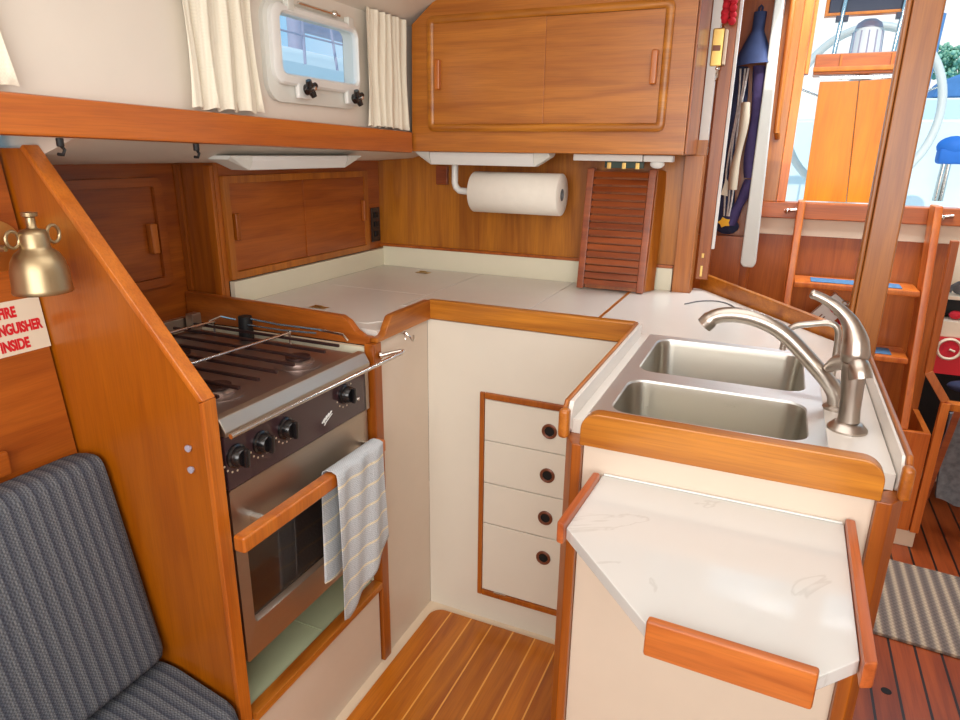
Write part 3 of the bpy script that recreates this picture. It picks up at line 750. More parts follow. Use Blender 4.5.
for x0, x1, c0, c1, yb in ((-.278, -.270, -.2855, -.2782, 1.5795), (.1985, .2035, .2037, .212, 1.70)):
    ya = .978
    q = [(x0, ya+.022, .931), (x0, ya+.006, .945), (x0, ya+.006, .962), (x0, ya+.022, .986), (x0, yb, .986), (x0, yb, .931)]
    obj('fiddle_core', MB().prism(q, (x1-x0, 0, 0), .0015), 'counter', t)
    q = [(c0, ya+.016, .931), (c0, ya-.004, .942), (c0, ya-.004, .966), (c0, ya+.018, .9895), (c0, yb, .9895), (c0, yb, .931)]
    obj('fiddle', MB().prism(q, (c1-c0, 0, 0), .003, 3), 'fidy', t)
    obj('fiddle_end', MB().box((min(c0, x0)-.0012, ya-.014, .931), (max(c1, x1)+.0012, ya+.0055, .982), .007, 4), 'fidy', t)
a, b = V((.199, 1.703, 0)), V((-.215, 2.290, 0)); dv = (b-a).normalized(); nv = V((dv.y, -dv.x, 0))
obj('fiddle', MB().prism([a+V((0, 0, .931)), b+V((0, 0, .931)), b+V((0, 0, 1.003)), a+V((0, 0, .9885))], nv*.018, .003), 'fidy', t)

# double bowl sink
t = thing('double_sink', 'stainless steel double bowl sink set in the white counter', 'sink', (-.07, 1.32, .80))
def xy(l, z): return [(x, y, z) for x, y in l]
zt = .9575
rim = MB(); cells = ((1.275, 1.600, 1.302, 1.572), (1.032, 1.2748, 1.058, 1.246))
sx0, sx1 = -.252, .114
for (ya, yb, ia, ib) in cells:
    rim.loops([xy(rr(sx0, sx1, ya, yb, .0005 if 1 else .02), zt), xy(rr(sx0+.026, sx1-.026, ia, ib, .035), zt), xy(rr(sx0+.028, sx1-.028, ia+.002, ib-.002, .034), zt-.004)])
for (ya, yb) in ((1.032, 1.600),):
    rim.loops([xy(rr(sx0, sx1, ya, yb, .0005), zt), xy(rr(sx0-.001, sx1+.001, ya-.001, yb+.001, .0005), zt-.0022)])
obj('rim', rim, 'rim', t, smooth=30)
for (ya, yb, ia, ib) in cells:
    bw = MB(); ls = []
    for ins, z in ((.0281, zt-.004), (.030, .94), (.036, .84), (.042, .822), (.056, .812)):
        d = ins-.026
        ls.append(xy(rr(sx0+ins, sx1-ins, ia+d, ib-d, .036), z))
    bw.loops(ls, False, True)
    bo = obj('bowl', bw, 'sink', t, smooth=50)
    cx, cy = (sx0+sx1)/2, (ia+ib)/2
    obj('drain', MB().lathe([(0, .8125), (.026, .8125), (.030, .8145), (.034, .8128)], (cx, cy, 0), (0, 0, 1), 24), 'chrome', bo)

tag(obj('cable', MB().tube(smooth_path([(-.222, 1.99, .9572), (-.188, 2.05, .9572), (-.145, 2.075, .9575), (-.104, 2.05, .9572), (-.068, 1.97, .9572)]), .0018, 6), 'grey'), 'thin grey cable lying on the white counter behind the sink', 'cable')
# faucet
t = thing('kitchen_faucet', 'brushed nickel kitchen faucet with long arched spout beside the sink', 'faucet', (.145, 1.17, .955))
obj('base_flange', MB().lathe([(0, 0), (.030, 0), (.030, .003), (.022, .012), (.018, .014), (0, .014)], (.146, 1.152, .9553), (0, 0, 1), 32), 'nickel', t)
obj('body', MB().lathe([(0, 0), (.0165, 0), (.0155, .02), (.0165, .055), (.0185, .085), (.0185, .098), (0, .10)], (.146, 1.152, .9695), (-.06, .05, 1), 32), 'nickel', t)
spp = smooth_path([(.134, 1.247, .957), (.131, 1.248, .978), (.118, 1.249, .999), (.088, 1.25, 1.030), (.044, 1.25, 1.071), (.012, 1.25, 1.091), (-.025, 1.25, 1.102), (-.060, 1.25, 1.103), (-.086, 1.25, 1.095), (-.101, 1.25, 1.079)], 6)
n = len(spp); obj('spout', MB().tube(spp, [.0140+(.0015 if i > n-6 else 0) for i in range(n)], 18), 'nickel', t)
obj('spout_flange', MB().lathe([(0, 0), (.021, 0), (.021, .004), (.016, .008), (0, .008)], (.134, 1.247, .9553), (0, 0, 1), 28), 'nickel', t)
obj('collar', MB().tube(smooth_path([(.112, 1.240, 1.030), (.120, 1.222, 1.044), (.130, 1.196, 1.056), (.140, 1.164, 1.064), (.146, 1.146, 1.060), (.150, 1.140, 1.046)], 5), [.009+.008*math.sin(PI*min(1, i/18)*.5) for i in range(26)], 18), 'nickel', t)
lev = smooth_path([(.139, 1.163, 1.066), (.138, 1.164, 1.085), (.134, 1.166, 1.106), (.124, 1.169, 1.128), (.107, 1.172, 1.146), (.088, 1.174, 1.158), (.072, 1.174, 1.165), (.061, 1.174, 1.168)], 6)
n = len(lev); rad = []
key = [(0, .019), (.10, .0222), (.24, .0200), (.38, .0145), (.52, .0104), (.68, .0080), (.85, .0072), (.96, .0075), (1, .005)]
for i in range(n):
    k = i/(n-1)
    for (ka, ra), (kb, rb2) in zip(key, key[1:]):
        if ka <= k <= kb: rad.append(ra+(rb2-ra)*(k-ka)/(kb-ka)); break
obj('lever', MB().tube(lev, rad, 18), 'nickel', t)
t = thing('filter_tap', 'slim curved nickel tap standing behind the kitchen faucet', 'tap', (.135, 1.4, .955))
obj('neck', MB().tube(smooth_path([(.135, 1.4, .964), (.134, 1.4, 1.03), (.130, 1.4, 1.062), (.114, 1.4, 1.073), (.080, 1.4, 1.067), (.055, 1.4, 1.060), (.043, 1.4, 1.045), (.040, 1.4, 1.010)], 6), .0062, 12), 'nickel', t)
obj('base_flange', MB().lathe([(0, 0), (.018, 0), (.018, .004), (.011, .010), (0, .010)], (.135, 1.4, .9553), (0, 0, 1), 24), 'nickel', t)

# folding leaf
t = thing('folding_leaf', 'white folding counter leaf with teak rails in front of the sink', 'table leaf', (-.04, .8, .86))
obj('leaf_top', MB().prism([(-.207, .9685, .862), (-.214, .790, .862), (-.075, .636, .862), (.096, .630, .862), (.138, .676, .862), (.142, .9685, .862)], (0, 0, .018), .0015), 'flaptop', t)
obj('rail', MB().prism([(-.219, .952, .858), (-.2075, .952, .858), (-.2145, .778, .858), (-.226, .782, .858)], (0, 0, .033), .003), 'flap', t)
obj('rail', MB().prism([(.1425, .967, .858), (.155, .967, .858), (.152, .664, .858), (.1385, .658, .858)], (0, 0, .033), .003), 'flap', t)
obj('rail', MB().prism([(-.073, .6350, .850), (.097, .6285, .850), (.095, .6155, .850), (-.074, .622, .850)], (0, 0, .045), .003), 'flapx', t)
obj('hinge_strip', MB().box((-.205, .9655, .8803), (.140, .9690, .8835), .001), 'white', t)
sp2 = MB().cyl((-.208, .968, .875), (-.214, .968, .875), .004, seg=10)

# ================================================================== SETTEE
t = thing('settee', 'navy and grey striped settee beside the fire extinguisher sign', 'settee', (-1.1, 0, 0))
def pillow(profile, ya, yb, name):
    m = MB(); ls = []
    for y, s in ((ya, .80), (ya+.012, .93), (ya+.035, 1), (yb-.035, 1), (yb-.012, .955), (yb, .84)):
        cx = sum(p[0] for p in profile)/len(profile); cz = sum(p[1] for p in profile)/len(profile)
        ls.append([(cx+(px-cx)*s, y, cz+(pz-cz)*(.9+.1*s if s < 1 else 1)) for px, pz in profile])
    m.loops(ls, True, True); return obj(name, m, 'seat', t, smooth=60)
def rpoly(pts, r, k=5):
    out = []; n = len(pts)
    for i in range(n):
        p, a, b = V(pts[i]), V(pts[i-1]), V(pts[(i+1) % n])
        da, db = (a-p).normalized(), (b-p).normalized(); s0, s1 = p+da*r, p+db*r
        for j in range(k+1):
            u = j/k; out.append(tuple((s0*(1-u)**2+p*2*u*(1-u)+s1*u*u)))
    return out
pillow(rpoly([(-1.160, .365), (-1.214, .808), (-1.135, .812), (-1.026, .372)], .028), -1.5, .764, 'back_cushion')
pillow(rpoly([(-1.15, .20), (-1.15, .345), (-1.03, .354), (-.835, .315), (-.835, .20)], .03), -1.5, .764, 'seat_cushion')
obj('base', MB().box((-1.15, -1.5, 0), (-.875, .766, .195), .002), 'part', t)

# brass bell lamp, backplate and sign on the settee wall
t = thing('brass_bell', 'bell-shaped brass lamp with round backplate on the wall above the sign', 'lamp', (-1.2, .745, 1.11))
bz = 1.150; bx, by = -1.085, .682
def pr(k): return [(r*k, h*k) for r, h in [(.053, 0), (.055, .003), (.0535, .010), (.052, .045), (.048, .064), (.039, .080), (.029, .088), (.027, .094), (.0265, .118), (.022, .126), (.012, .128), (.009, .131), (.0085, .150), (.014, .153), (.0145, .160), (0, .162)]]
obj('bell', MB().lathe(pr(.80), (bx, by, bz), (0, 0, 1), 40), 'brass', t, smooth=50)
obj('backplate', MB().lathe([(0, 0), (.052, 0), (.052, .003), (.043, .007), (0, .010)], (wx(1.20)+.001, .718, 1.203), (1, 0, -.1), 36), 'gold', t)
obj('ring', MB().tube([(bx+.005, by+.030+.010*math.cos(a), bz+.092+.014*math.sin(a)) for a in [2*PI*i/18 for i in range(18)]], .0028, 8, closed=True), 'brass', t)
obj('ring', MB().tube([(bx-.005, by-.030+.010*math.cos(a), bz+.088+.013*math.sin(a)) for a in [2*PI*i/18 for i in range(18)]], .0028, 8, closed=True), 'brass', t)
obj('arm', MB().tube([(wx(1.21)+.008, .700, 1.215), (-1.18, .665, 1.225), (bx-.02, by-.048, 1.227), (bx-.005, by-.042, 1.226)], .005, 10), 'brass', t)
t = thing('fire_sign', 'cream sign reading fire extinguisher inside in red letters', 'sign', (wx(1.05)+.002, .65, 1.0))
sa, sb, sz0, sz1 = .625, .7745, 1.014, 1.110
pl = [(wx(z)+.0012, y, z) for y, z in ((sa, sz0), (sb, sz0), (sb, sz1), (sa, sz1))]
obj('plate', MB().prism(pl, (.0012, 0, 0), 0), 'sign', t)
def text_mesh(body, size):
    cu = bpy.data.curves.new('txt', 'FONT'); cu.body = body; cu.size = size; cu.extrude = .0003; cu.align_x = 'CENTER'; cu.offset = .0012
    ob = bpy.data.objects.new('txt', cu); COL.objects.link(ob)
    bpy.context.view_layer.update()
    me = bpy.data.meshes.new_from_object(ob.evaluated_get(bpy.context.evaluated_depsgraph_get()))
    bpy.data.objects.remove(ob); return me
for body, z in (('FIRE', 1.0815), ('EXTINGUISHER', 1.0520), ('INSIDE', 1.0225)):
    me = text_mesh(body, .0262)
    base = ROOT[t.name]; w = max(v.co.x for v in me.vertices)-min(v.co.x for v in me.vertices)
    sxx = min(.66, .112/w)
    for v in me.vertices:
        x, y, zz = v.co
        yy = .7115+x*sxx; z2 = z+y
        v.co = V((wx(z2)+.0030+zz, yy, z2))-base
    me.name = 'lettering'
    o = bpy.data.objects.new('lettering', me); COL.objects.link(o); me.materials.append(M['signred']); o.parent = t; ROOT[o.name] = base
# small locker trim at the left edge
tag(obj('locker_trim', MB().box((wx(.83)+.004, .48, .812), (wx(.83)+.020, .642, .858), .006), 'dark'), 'small teak ledge on the wall behind the settee at far left', 'trim')

# ================================================================== COMPANIONWAY AND AFT END
YA = 2.86
aw = struct('wall_aft', MB().box((-.45, YA, 0), (.585, YA+.02, 1.085), 0), 'red')
struct('trim_aft_cream', MB().box((-.10, YA-.02, 1.0855), (.62, YA+.03, 1.149), .002), 'creamtrim')
sl_ = struct('trim_sill', MB().box((-.085, YA-.04, 1.1495), (1.2, YA+.05, 1.209), .004), 'redx')
jb = MB().box((-.085, YA-.03, 1.2095), (-.022, YA+.03, 1.95), .003)
j = struct('trim_companionway', jb, 'pillar')
obj('inner_strip', MB().box((-.0215, YA-.02, 1.2095), (.010, YA+.03, 1.95), .003).box((.0105, YA-.015, 1.66), (.024, YA+.03, 1.95), .003), 'orange', j)
obj('grab_handle', MB().tube(smooth_path([(-.058, YA-.032, 1.95), (-.060, YA-.05, 1.90), (-.056, YA-.05, 1.50), (-.052, YA-.048, 1.46), (-.050, YA-.031, 1.44)], 5), .010, 10), 'pillar', j)
struct('wall_aft_left', MB().box((-.45, 2.66, .0), (-.112, 2.68, 1.088), 0).box((-.45, 2.70, 1.088), (-.112, 2.72, 1.95), 0), 'red')
struct('wall_aft_locker', MB().box((-.45, 2.30, .0), (-.43, 2.69, 1.95), 0), 'red')
wp = struct('trim_white_post', MB().prism([(-.1115, 2.60, 1.0), (-.100, 2.60, .985), (-.066, 2.60, .985), (-.058, 2.60, 1.0), (-.086, 2.60, 1.95), (-.1115, 2.60, 1.95)], (0, .055, 0), .006), 'port')
struct('trim_aft_brown', MB().box((-.1115, 2.66, .0), (-.0865, 2.858, 1.95), .001), 'red')
# pillar
pm = MB().box((.196, 1.795, .0005), (.256, 1.845, 1.9185), .005)
pi_ = struct('trim_pillar', pm, 'pillar')
obj('rebate_strip', MB().box((.186, 1.800, .0005), (.1955, 1.835, 1.9185), .003), 'pillar', pi_)

# ladder
t = thing('companionway_ladder', 'orange wooden companionway ladder with blue grip pads behind the pillar', 'ladder', (.28, 2.75, .0))
def stringer(xt, xb):
    a, b = V((xt, 2.718, 1.222)), V((xb, 2.602, .453))
    return MB().prism([a+V((-.013, 0, 0)), a+V((.013, 0, 0)), b+V((.013, 0, 0)), b+V((-.013, 0, 0))], (0, .098, 0), .005)
obj('stringer', stringer(.066, .066), 'orange', t); obj('stringer', stringer(.487, .505), 'orange', t)
for z, yy, xb, pads in ((.938, 2.665, .4775, ((.135, .275), (.285, .425))), (.703, 2.640, .481, ((.10, .26), (.33, .43)))):
    tr = obj('tread', MB().box((.0805, yy-.005, z-.020), (xb-.002, yy+.155, z), .003), 'orange', t)
    obj('grip_pad', MB().box((pads[0][0], yy+.020, z+.0003), (pads[1][1], yy+.11, z+.003), .001), 'pad', tr)
for x in (.035, .53):
    obj('latch', MB().tube([(x-.022, YA-.042, 1.178), (x+.022, YA-.042, 1.184)], .007, 10).ball((x-.012, YA-.044, 1.178), .011), 'chrome', t)
# engine box below
t = thing('engine_box', 'orange wooden box at the foot of the companionway ladder', 'box', (.3, 2.73, 0))
obj('front', MB().box((.02, 2.595, .065), (.588, 2.615, .4515), .003), 'orange', t)
obj('side', MB().box((.568, 2.6155, .065), (.588, 2.8585, .4515), .002), 'orange', t)
obj('kickboard', MB().box((.02, 2.598, .0005), (.612, 2.8585, .0645), .002), 'creamtrim', t)
# odds and ends on the second tread
t = thing('white_card_box', 'tilted white card box with red disc on the ladder tread', 'box', (.215, 2.75, .71))
rot = Matrix.Translation((.205, 2.742, .812)) @ Matrix.Rotation(math.radians(38), 4, 'Y')
def rbox(hx, hy, hz, off=(0, 0, 0), bev=.002):
    m = MB(); m.box((off[0]-hx, off[1]-hy, off[2]-hz), (off[0]+hx, off[1]+hy, off[2]+hz), bev)
    bmesh.ops.transform(m.bm, matrix=rot, verts=m.bm.verts[:]); return m
obj('carton', rbox(.037, .016, .078), 'white', t)
m = MB().lathe([(0, 0), (.020, 0), (.020, .004), (0, .004)], (.004, -.0165, .042), (0, -1, 0), 20); bmesh.ops.transform(m.bm, matrix=rot, verts=m.bm.verts[:])
obj('red_disc', m, 'redcl', t)
m = MB().box((-.012, -.0175, -.022), (-.008, -.0163, -.006), 0).box((.0, -.0175, -.022), (.004, -.0163, -.006), 0); bmesh.ops.transform(m.bm, matrix=rot, verts=m.bm.verts[:])
obj('printed_marks', m, 'copper', t)
tag(obj('cloth_bundle', MB().ball((.122, 2.74, .7395), .036, (.6, .8, 1)).ball((.122, 2.74, .788), .030, (.7, .7, .8)), 'navy'), 'dark navy cloth bundle on the tread left of the white card box', 'cloth')
tag(obj('red_bag', MB().ball((.285, 2.76, .7495), .046, (.8, .6, 1)).ball((.278, 2.755, .790), .032, (.9, .6, .8)), 'redcl'), 'bright red bag on the tread right of the white card box', 'bag')
kc = MB()
for i in range(7):
    a = i*.9; c = V((.268+.03*math.cos(a), 2.694+.004*(i % 3), .848+.018*math.sin(a*1.7)))
    kc.tube([c+V((.012*math.cos(q), .003*math.sin(3*q), .010*math.sin(q))) for q in [2*PI*k/10 for k in range(10)]], .0022, 6, closed=True)
kc.tube([(.272, 2.692, .800), (.272, 2.694, .86)], .003, 8)
tag(obj('chain_heap', kc, 'brass'), 'tangled metal chain above the red bag under the ladder tread', 'chain')

# quarter-berth locker on the right
t = thing('quarter_locker', 'open orange-framed locker at the right edge beside the ladder', 'locker', (.75, 2.75, 0))
path = [(.531, 2.615, 1.12), (.540, 2.615, .664), (.600, 2.600, .585)]
fr = MB().bar(path[0], path[1], .03, .022, (1, 0, 0)).bar((.540, 2.611, .672), (.604, 2.60, .580), .028, .026, (1, 0, .6))
obj('opening_frame', fr, 'red', t)
obj('lower_post', MB().bar((.606, 2.596, .575), (.603, 2.596, .068), .026, .026, (1, 0, 0)), 'orange', t)
obj('lower_ledge', MB().box((.604, 2.60, .545), (.80, 2.64, .572), .003), 'gold' if 0 else 'partcap', t)
obj('back_panel', MB().box((.586, 3.02, .64), (1.3, 3.04, 1.085), 0), 'creamtrim', t)
obj('shelf', MB().box((.588, 2.90, .878), (1.3, 3.02, .892), .001), 'creamtrim', t)
obj('shelf', MB().box((.588, 2.88, .742), (1.3, 3.02, .800), .001), 'creamtrim', t)
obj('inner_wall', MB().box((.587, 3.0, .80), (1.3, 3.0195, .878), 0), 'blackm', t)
tag(obj('ring_disc', MB().lathe([(0, 0), (.030, 0), (.032, .006), (0, .008)], (.640, 2.868, .700), (0, -1, 0), 28), 'redcl'), 'round red disc with cream ring at the right edge', 'disc')
bpy.data.objects['ring_disc']
rg = obj('cream_ring', MB().lathe([(.031, 0), (.042, 0), (.042, .008), (.037, .012), (.0325, .008), (.031, 0)], (.640, 2.868, .700), (0, -1, 0), 28), 'creamtrim', bpy.data.objects['ring_disc'])
obj('pointer', MB().tube([(.640, 2.858, .700), (.658, 2.857, .694)], .004, 8), 'creamtrim', bpy.data.objects['ring_disc'])
obj('red_wall', MB().box((.59, 2.872, .60), (1.3, 2.879, .7415), .001), 'signred', t)
tag(obj('pink_ball', MB().ball((.648, 2.925, .818), .018, (1.2, 1, .9)), 'redcl'), 'small pink-red bundle on the dark lower shelf at right', 'bundle')
g_ = MB().ball((.648, 2.94, .917), .023, (1.2, .8, 1)); g_.tube([(.615, 2.93, .900), (.62, 2.93, .925), (.635, 2.93, .937), (.65, 2.93, .942)], .006, 8)
tag(obj('winch_handle', g_, 'grey'), 'grey and black fitting on the upper cream shelf at right', 'fitting')
nb = MB().ball((.70, 2.76, .592), .055, (1.2, .6, .40)); nb.ball((.745, 2.75, .60), .045, (1.2, .6, .5))
tag(obj('navy_bundle', nb, 'navy'), 'navy cloth bundle on the orange locker ledge at right', 'cloth')
def bagf(u, v):
    return (.655+.16*u+.02*(1-v), 2.72+.012*math.sin(8*u)+.01*math.sin(5*v), .50-.36*(1-v)*(1-.15*abs(u-.4)))
tag(obj('hanging_cloth', MB().shell(bagf, 16, 16, (0, .02, 0)), 'grey', smooth=80), 'grey woven cloth hanging below the locker ledge at right', 'cloth')
tag(obj('wood_paddle', MB().bar((.625, 2.66, .16), (.665, 2.665, .54), .022, .012, (0, 1, 0), .003), 'slat'), 'thin brown wooden batten standing in the dark locker opening at right', 'batten')
struct('wall_aft_right', MB().box((.585, 3.30, 0), (1.7, 3.32, 1.10), 0), 'blackm')
struct('baseboard_aft', MB().box((.61, 3.25, .0), (1.66, 3.30, .03), .002), 'creamtrim')

# door mat and finger hole
tag(obj('door_mat', MB().prism([(.412, 2.006, .0006), (.648, 1.990, .0006), (.735, 2.440, .0006), (.498, 2.462, .0006)], (0, 0, .011), .003), 'mat'), 'grey and beige striped door mat on the red-brown sole boards', 'mat')
tag(obj('finger_hole', MB().lathe([(0, .0002), (.013, .0002), (.013, .0009), (0, .0009)], (.435, 1.765, 0), (0, 0, 1), 20), 'hole'), 'round dark finger hole in the sole boards near the folding leaf', 'hole')

# hanging gear by the locker
t = thing('foul_weather_jacket', 'navy hooded jacket hanging behind the jamb left of the companionway', 'jacket', (-.16, 2.62, 1.1))
def hood(u, v):
    a = PI*(1-u)*1.0+0.0
    w = .022+.036*max(0, min(1, (.62-v)/.62))**.9*1.2 if v < .62 else .020
    cx = -.152-.004*(1-v)
    return (cx+w*math.cos(a), 2.635-.045*math.sin(a)*(w/.05), 1.672+.165*v+.006*math.cos(a)*(v < .01))
obj('hood', MB().shell(hood, 18, 18, (0, .006, 0)), 'blue', t, smooth=70)
obj('loop', MB().tube([(-.158, 2.63, 1.836), (-.157, 2.63, 1.85), (-.152, 2.63, 1.856), (-.147, 2.63, 1.85), (-.148, 2.63, 1.836)], .004, 8), 'navy', t)
def sleeve(x0, x1, w, za, zb, y, wob):
    def fn(u, v):
        a = PI*(1-u); xc = x0+(x1-x0)*v+wob*math.sin(6*v)
        return (xc+w*math.cos(a)*(1+.15*math.sin(9*v)), y-.022*math.sin(a)*(1+.2*math.sin(7*v+2*u)), za+(zb-za)*v)
    return MB().shell(fn, 12, 18, (0, .005, 0))
obj('body', sleeve(-.200, -.188, .030, 1.67, 1.115, 2.652, .004), 'navy', t, smooth=70)
obj('sleeve', sleeve(-.135, -.115, .020, 1.67, 1.30, 2.645, .006), 'purple', t, smooth=70)
obj('sleeve', sleeve(-.115, -.165, .020, 1.295, 1.13, 2.645, .004), 'purple', t, smooth=70)
t2 = tag(obj('canvas_strip', sleeve(-.160, -.167, .014, 1.55, 1.26, 2.585, .004), 'tan', smooth=70), 'pale tan canvas strip hanging among the navy jacket sleeves', 'strap')
rp = MB()
for k in range(3):
    rp.tube([(-.192+.010*k+.006*math.sin(q*.8+k), 2.612-.004*k, 1.66-.055*q) for q in range(10)], .0032, 8)
tag(obj('lanyard', rp, 'rope'), 'pale twisted lanyard ropes hanging in front of the navy jacket', 'rope')
tag(obj('yellow_tag', MB().prism([(-.184+.024*math.cos(a)*(1 if i % 2 else .65), 2.603, 1.142+.020*math.sin(a)*(1 if i % 2 else .65)) for i, a in enumerate([2*PI*k/10 for k in range(10)])], (0, .006, 0), .001), 'yellow'), 'orange-yellow float tag at the hem of the navy jacket', 'tag')
tag(obj('cream_patch', MB().prism([(-.207, 2.606, 1.24), (-.183, 2.606, 1.235), (-.187, 2.606, 1.285), (-.196, 2.606, 1.30)], (0, .004, 0), .001), 'sign'), 'cream triangular tab on the navy jacket above the yellow tag', 'tab')
obj('bag_bottom', MB().ball((-.175, 2.648, 1.125), .042, (1.0, .35, .7)), 'navy', t)

t = thing('brass_padlock', 'brass padlock block hanging on red cord by the overhead locker', 'padlock', (-.232, 2.228, 1.62))
obj('block', MB().box((-.250, 2.205, 1.626), (-.217, 2.2375, 1.728), .004), 'gold', t)
obj('window', MB().box((-.246, 2.203, 1.667), (-.224, 2.2047, 1.682), .001), 'copper', t)
obj('side_plate', MB().box((-.2165, 2.207, 1.63), (-.209, 2.236, 1.724), .002), 'creamtrim', t)
rc = MB()
for i in range(12):
    a = i*2.1; rc.ball((-.216+.014*math.cos(a), 2.215+.006*math.sin(a*1.3), 1.745+.007*i*.8), .011)
obj('cord_knot', rc, 'redcl', t)
obj('shackle', MB().tube([(-.226, 2.216, 1.622), (-.230, 2.216, 1.612), (-.234, 2.216, 1.598), (-.230, 2.216, 1.588), (-.225, 2.216, 1.598), (-.226, 2.216, 1.614)], .003, 8).ball((-.228, 2.216, 1.62), .008), 'chrome', t)
tag(obj('small_bell', MB().ball((-.228, 2.22, 1.855), .020), 'alu'), 'small grey ball above the red cord at the jamb top', 'ball')

# ================================================================== COCKPIT OUTSIDE
ck = MB()
ck.box((-1.6, YA+.10, .78), (2.6, 5.4, .80), 0).box((-1.6, 5.4, .4), (3.2, 5.6, 1.62), .03).box((-1.6, 3.2, .4), (-.55, 5.4, 1.30), .03).box((1.25, 3.2, .4), (2.6, 5.4, 1.22), .03)
struct('floor_cockpit', ck, 'gel')
t = thing('cockpit_table', 'folded varnished orange cockpit table outside the companionway', 'table', (.29, 4.0, .80))
obj('leaf', MB().prism([(.100, 3.985, 1.15), (.302, 3.985, 1.15), (.266, 3.985, 1.735), (.092, 3.985, 1.735)], (0, .02, 0), .003), 'sunwood', t)
obj('leaf', MB().prism([(.305, 3.985, 1.15), (.520, 3.985, 1.15), (.465, 3.985, 1.745), (.269, 3.985, 1.735)], (0, .02, 0), .003), 'sunwood', t)
obj('hinge_strip', MB().box((.085, 3.98, 1.742), (.46, 4.005, 1.760), .002), 'chrome', t)
obj('tray', MB().box((.055, 3.96, 1.765), (.475, 4.10, 1.860), .006), 'sunwood2', t)
obj('tray_rail', MB().box((.052, 3.945, 1.778), (.478, 3.9595, 1.800), .003).box((.165, 3.95, 1.800), (.175, 3.9595, 1.856), .001).box((.385, 3.95, 1.800), (.395, 3.9595, 1.856), .001), 'sunwood', t)
obj('leg', MB().cyl((.29, 4.06, .801), (.29, 4.06, 1.764), .03), 'gel', t)
t = thing('binnacle', 'white ribbed binnacle compass standing above the cockpit table', 'compass', (.285, 4.2, .8))
obj('pedestal', MB().cyl((.285, 4.20, .801), (.285, 4.20, 1.86), .06, .05), 'gel', t)
pr_ = [(0, 1.861), (.072, 1.861), (.068, 1.99), (.062, 2.00)]
obj('shade', MB().lathe(pr_+[(0, 2.0)], (.285, 4.20, 0), (0, 0, 1), 28), 'white', t)
rb = MB()
for k in range(12):
    a = 2*PI*k/12; rb.tube([(.285+.0715*math.cos(a), 4.2+.0715*math.sin(a), 1.866), (.285+.0675*math.cos(a), 4.2+.0675*math.sin(a), 1.985)], .004, 6)
obj('rib', rb, 'alu', t)
obj('cap', MB().lathe([(0, 2.001), (.064, 2.001), (.055, 2.025), (.03, 2.042), (0, 2.046)], (.285, 4.2, 0), (0, 0, 1), 28), 'alu', t)
t = thing('instrument_pod', 'dark instrument panel with orange rim on steel guard tubes', 'instrument panel', (.26, 4.2, 1.85))
obj('panel', MB().box((.085, 4.10, 2.065), (.475, 4.14, 2.25), .004), 'instr', t)
obj('panel_rim', MB().box((.080, 4.09, 2.050), (.480, 4.145, 2.0645), .003).box((.068, 4.09, 2.050), (.0845, 4.145, 2.25), .002), 'sunwood', t)
for x in (.150, .412):
    tb = obj('guard_tube', MB().cyl((x-.012, 4.075, 1.862), (x+.012, 4.085, 2.25), .011, seg=14), 'chrome', t)
    obj('clamp', MB().box((x-.028, 4.07, 2.02), (x+.028, 4.11, 2.048), .003), 'instr', tb)
t = thing('steering_wheel', 'large white steering wheel behind the cockpit table', 'wheel', (.32, 4.55, 1.0))
wc = V((.34, 4.55, 1.62)); R1 = .385
obj('rim', MB().tube([wc+V((R1*math.cos(a), 0, R1*1.15*math.sin(a))) for a in [2*PI*k/64 for k in range(64)]], .022, 12, closed=True), 'port', t)
for k in range(5):
    a = 2*PI*k/5+.3; obj('spoke', MB().cyl(wc+V((.03*math.cos(a), .01, .03*math.sin(a))), wc+V((.37*math.cos(a), .01, .42*math.sin(a))), .006, seg=10), 'chrome', t)
obj('hub', MB().cyl(wc+V((0, -.05, 0)), wc+V((0, .05, 0)), .04), 'chrome', t)
t = thing('outboard_motor', 'bright blue covered outboard on the stern at the right edge', 'outboard', (.85, 5.0, 1.22))
obj('cover', MB().ball((.905, 5.0, 1.44), .085, (1.1, .8, .75)).box((.825, 4.94, 1.34), (.985, 5.06, 1.43), .02), 'canvas', t)
obj('leg', MB().cyl((.865, 5.0, 1.12), (.872, 5.0, 1.345), .018, seg=12).cyl((.895, 5.0, 1.12), (.898, 5.0, 1.345), .012, seg=12), 'chrome', t)
# neighbours: trees, boat, water
struct('floor_water', MB().box((-60, -30, -.9), (60, 90, -.8), 0), 'water')
def blob_tree(label, x, y, z, r):
    th = thing('tree', label, 'tree', (x, y, -.8), 'trees across the harbour')
    m = MB()
    for i in range(420):
        a, b_, q = random.uniform(0, 2*PI), random.uniform(-1, 1), random.random()**.4
        c_ = math.sqrt(1-b_*b_)
        m.ball((x+r*q*c_*math.cos(a), y+r*q*c_*math.sin(a), z+r*.75*q*b_), r*random.uniform(.05, .12), seg=5)
    obj('crown', m, 'green', th, smooth=180); obj('trunk', MB().cyl((x, y, -.799), (x, y, z), .10, .06), 'pillar', th)
for i, (x, y) in enumerate(((3.35, 22), (4.6, 22.5), (5.9, 22))):
    blob_tree(('leftmost', 'middle', 'rightmost')[i]+' of the green trees beyond the stern at upper right', x, y, 3.72, .62)
t = thing('covered_boat', 'moored white boat under blue canvas below the trees at upper right', 'boat', (2.9, 15, -.8))
obj('hull', MB().prism([(1.6, 15, 2.4), (1.9, 15, -.79), (5.0, 15, -.79), (5.4, 15, 2.4)], (0, 1.2, 0), .05), 'gel', t)
obj('canvas_cover', MB().prism([(2.2, 15.05, 2.405), (2.35, 15.05, 2.70), (2.6, 15.05, 2.80), (3.6, 15.05, 2.74), (3.9, 15.05, 2.405)], (0, 1.0, 0), .05), 'palecanvas', t)
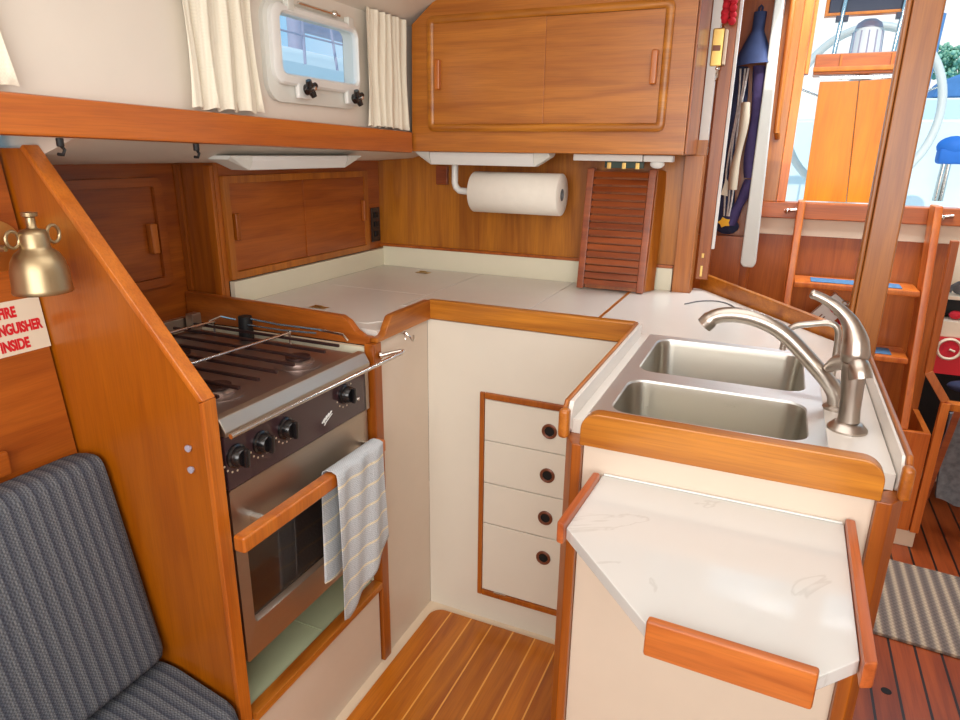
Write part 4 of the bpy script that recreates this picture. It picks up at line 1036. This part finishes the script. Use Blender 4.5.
tag(obj('stern_pole', MB().cyl((.648, 4.7, 1.62), (.664, 4.7, 2.13), .018, seg=14), 'palecanvas'), 'short blue pole above the stern at right of the steering wheel', 'pole')
t = thing('neighbour_sailboat', 'white sailboat moored outside the port window', 'sailboat', (-5.2, 6.2, -.8))
hl = MB(); ls = []
for y, w_, zt_ in ((1, .1, 2.35), (3, .7, 2.2), (6, 1.1, 2.1), (9, 1.0, 2.1), (11, .6, 2.15)):
    ls.append([(-5.2-w_, y, zt_), (-5.2-w_*.8, y, .4), (-5.2, y, -.75), (-5.2+w_*.8, y, .4), (-5.2+w_, y, zt_)])
hl.loops(ls, True, True); obj('hull', hl, 'gel', t)
obj('cabin', MB().box((-5.8, 4.4, 2.11), (-4.7, 8.2, 2.36), .08), 'gel', t)
obj('mast', MB().cyl((-5.2, 6.55, 2.3), (-5.25, 6.6, 9), .085), 'alu', t)
obj('boom', MB().cyl((-5.2, 6.6, 2.72), (-5.1, 9.4, 2.68), .09), 'alu', t)
rg = MB()
for a, b in (((-5.25, 6.6, 9), (-4.4, 6.7, 2.1)), ((-5.25, 6.6, 6), (-4.4, 6.2, 2.1)), ((-5.25, 6.6, 6), (-4.4, 7.1, 2.1)), ((-5.25, 6.6, 9), (-5.2, 1.1, 2.3))): rg.cyl(a, b, .014, seg=6)
for y in (4.2, 4.9, 5.6, 6.3, 7.0, 7.7): rg.cyl((-4.35, y, 2.1), (-4.35, y, 2.6), .014, seg=6)
rg.cyl((-4.35, 3.6, 2.6), (-4.35, 8.4, 2.6), .01, seg=6).cyl((-4.35, 3.6, 2.4), (-4.35, 8.4, 2.4), .01, seg=6)
obj('rigging', rg, 'alu', t)

# ================================================================== LIGHT
w = bpy.data.worlds.new('sky'); S.world = w; w.use_nodes = True; nt = w.node_tree
bg = nt.nodes['Background']
tc = nt.nodes.new('ShaderNodeTexCoord'); sx = nt.nodes.new('ShaderNodeSeparateXYZ'); nt.links.new(tc.outputs['Generated'], sx.inputs[0])
r = nt.nodes.new('ShaderNodeValToRGB'); e = r.color_ramp.elements
e[0].position = .0; e[0].color = lin((150, 206, 244)); e[1].position = 1; e[1].color = (1, 1, 1, 1)
mr = nt.nodes.new('ShaderNodeMapRange'); mr.inputs['From Min'].default_value = .76; mr.inputs['From Max'].default_value = .97
nt.links.new(sx.outputs['Y'], mr.inputs['Value']); nt.links.new(mr.outputs['Result'], r.inputs['Fac'])
nt.links.new(r.outputs['Color'], bg.inputs['Color']); bg.inputs['Strength'].default_value = 1.15

def light(name, kind, loc, target, energy, color, **k):
    d = bpy.data.lights.new(name, kind); d.energy = energy; d.color = color
    for a, b in k.items(): setattr(d, a, b)
    o = bpy.data.objects.new(name, d); COL.objects.link(o); o.location = loc
    o.rotation_euler = (V(target)-V(loc)).to_track_quat('-Z', 'Y').to_euler(); return o
light('sun', 'SUN', (3, -5, 9), (.6, 3.2, .8), 2.4, (1, .96, .9), angle=.01)
light('overhead_fill', 'AREA', (-.30, 1.05, 1.88), (-.35, 1.2, 0), 10, (1, .985, .955), shape='RECTANGLE', size=1.2, size_y=1.2)  # unseen area lamp added over the galley to brighten the counter tops
light('fill_behind_camera', 'AREA', (.1, -.75, 1.40), (-.5, 1.5, .98), 38, (1, .985, .955), shape='RECTANGLE', size=1.8, size_y=.9)  # soft fill lamp added behind the camera to even out the shade
light('companionway_daylight', 'AREA', (.35, 2.50, 2.28), (.35, 2.45, 0), 32, (.95, .98, 1), shape='RECTANGLE', size=.9, size_y=.5)

S.view_settings.view_transform = 'Standard'; S.view_settings.look = 'None'
S.view_settings.exposure = -.02; S.view_settings.gamma = 1
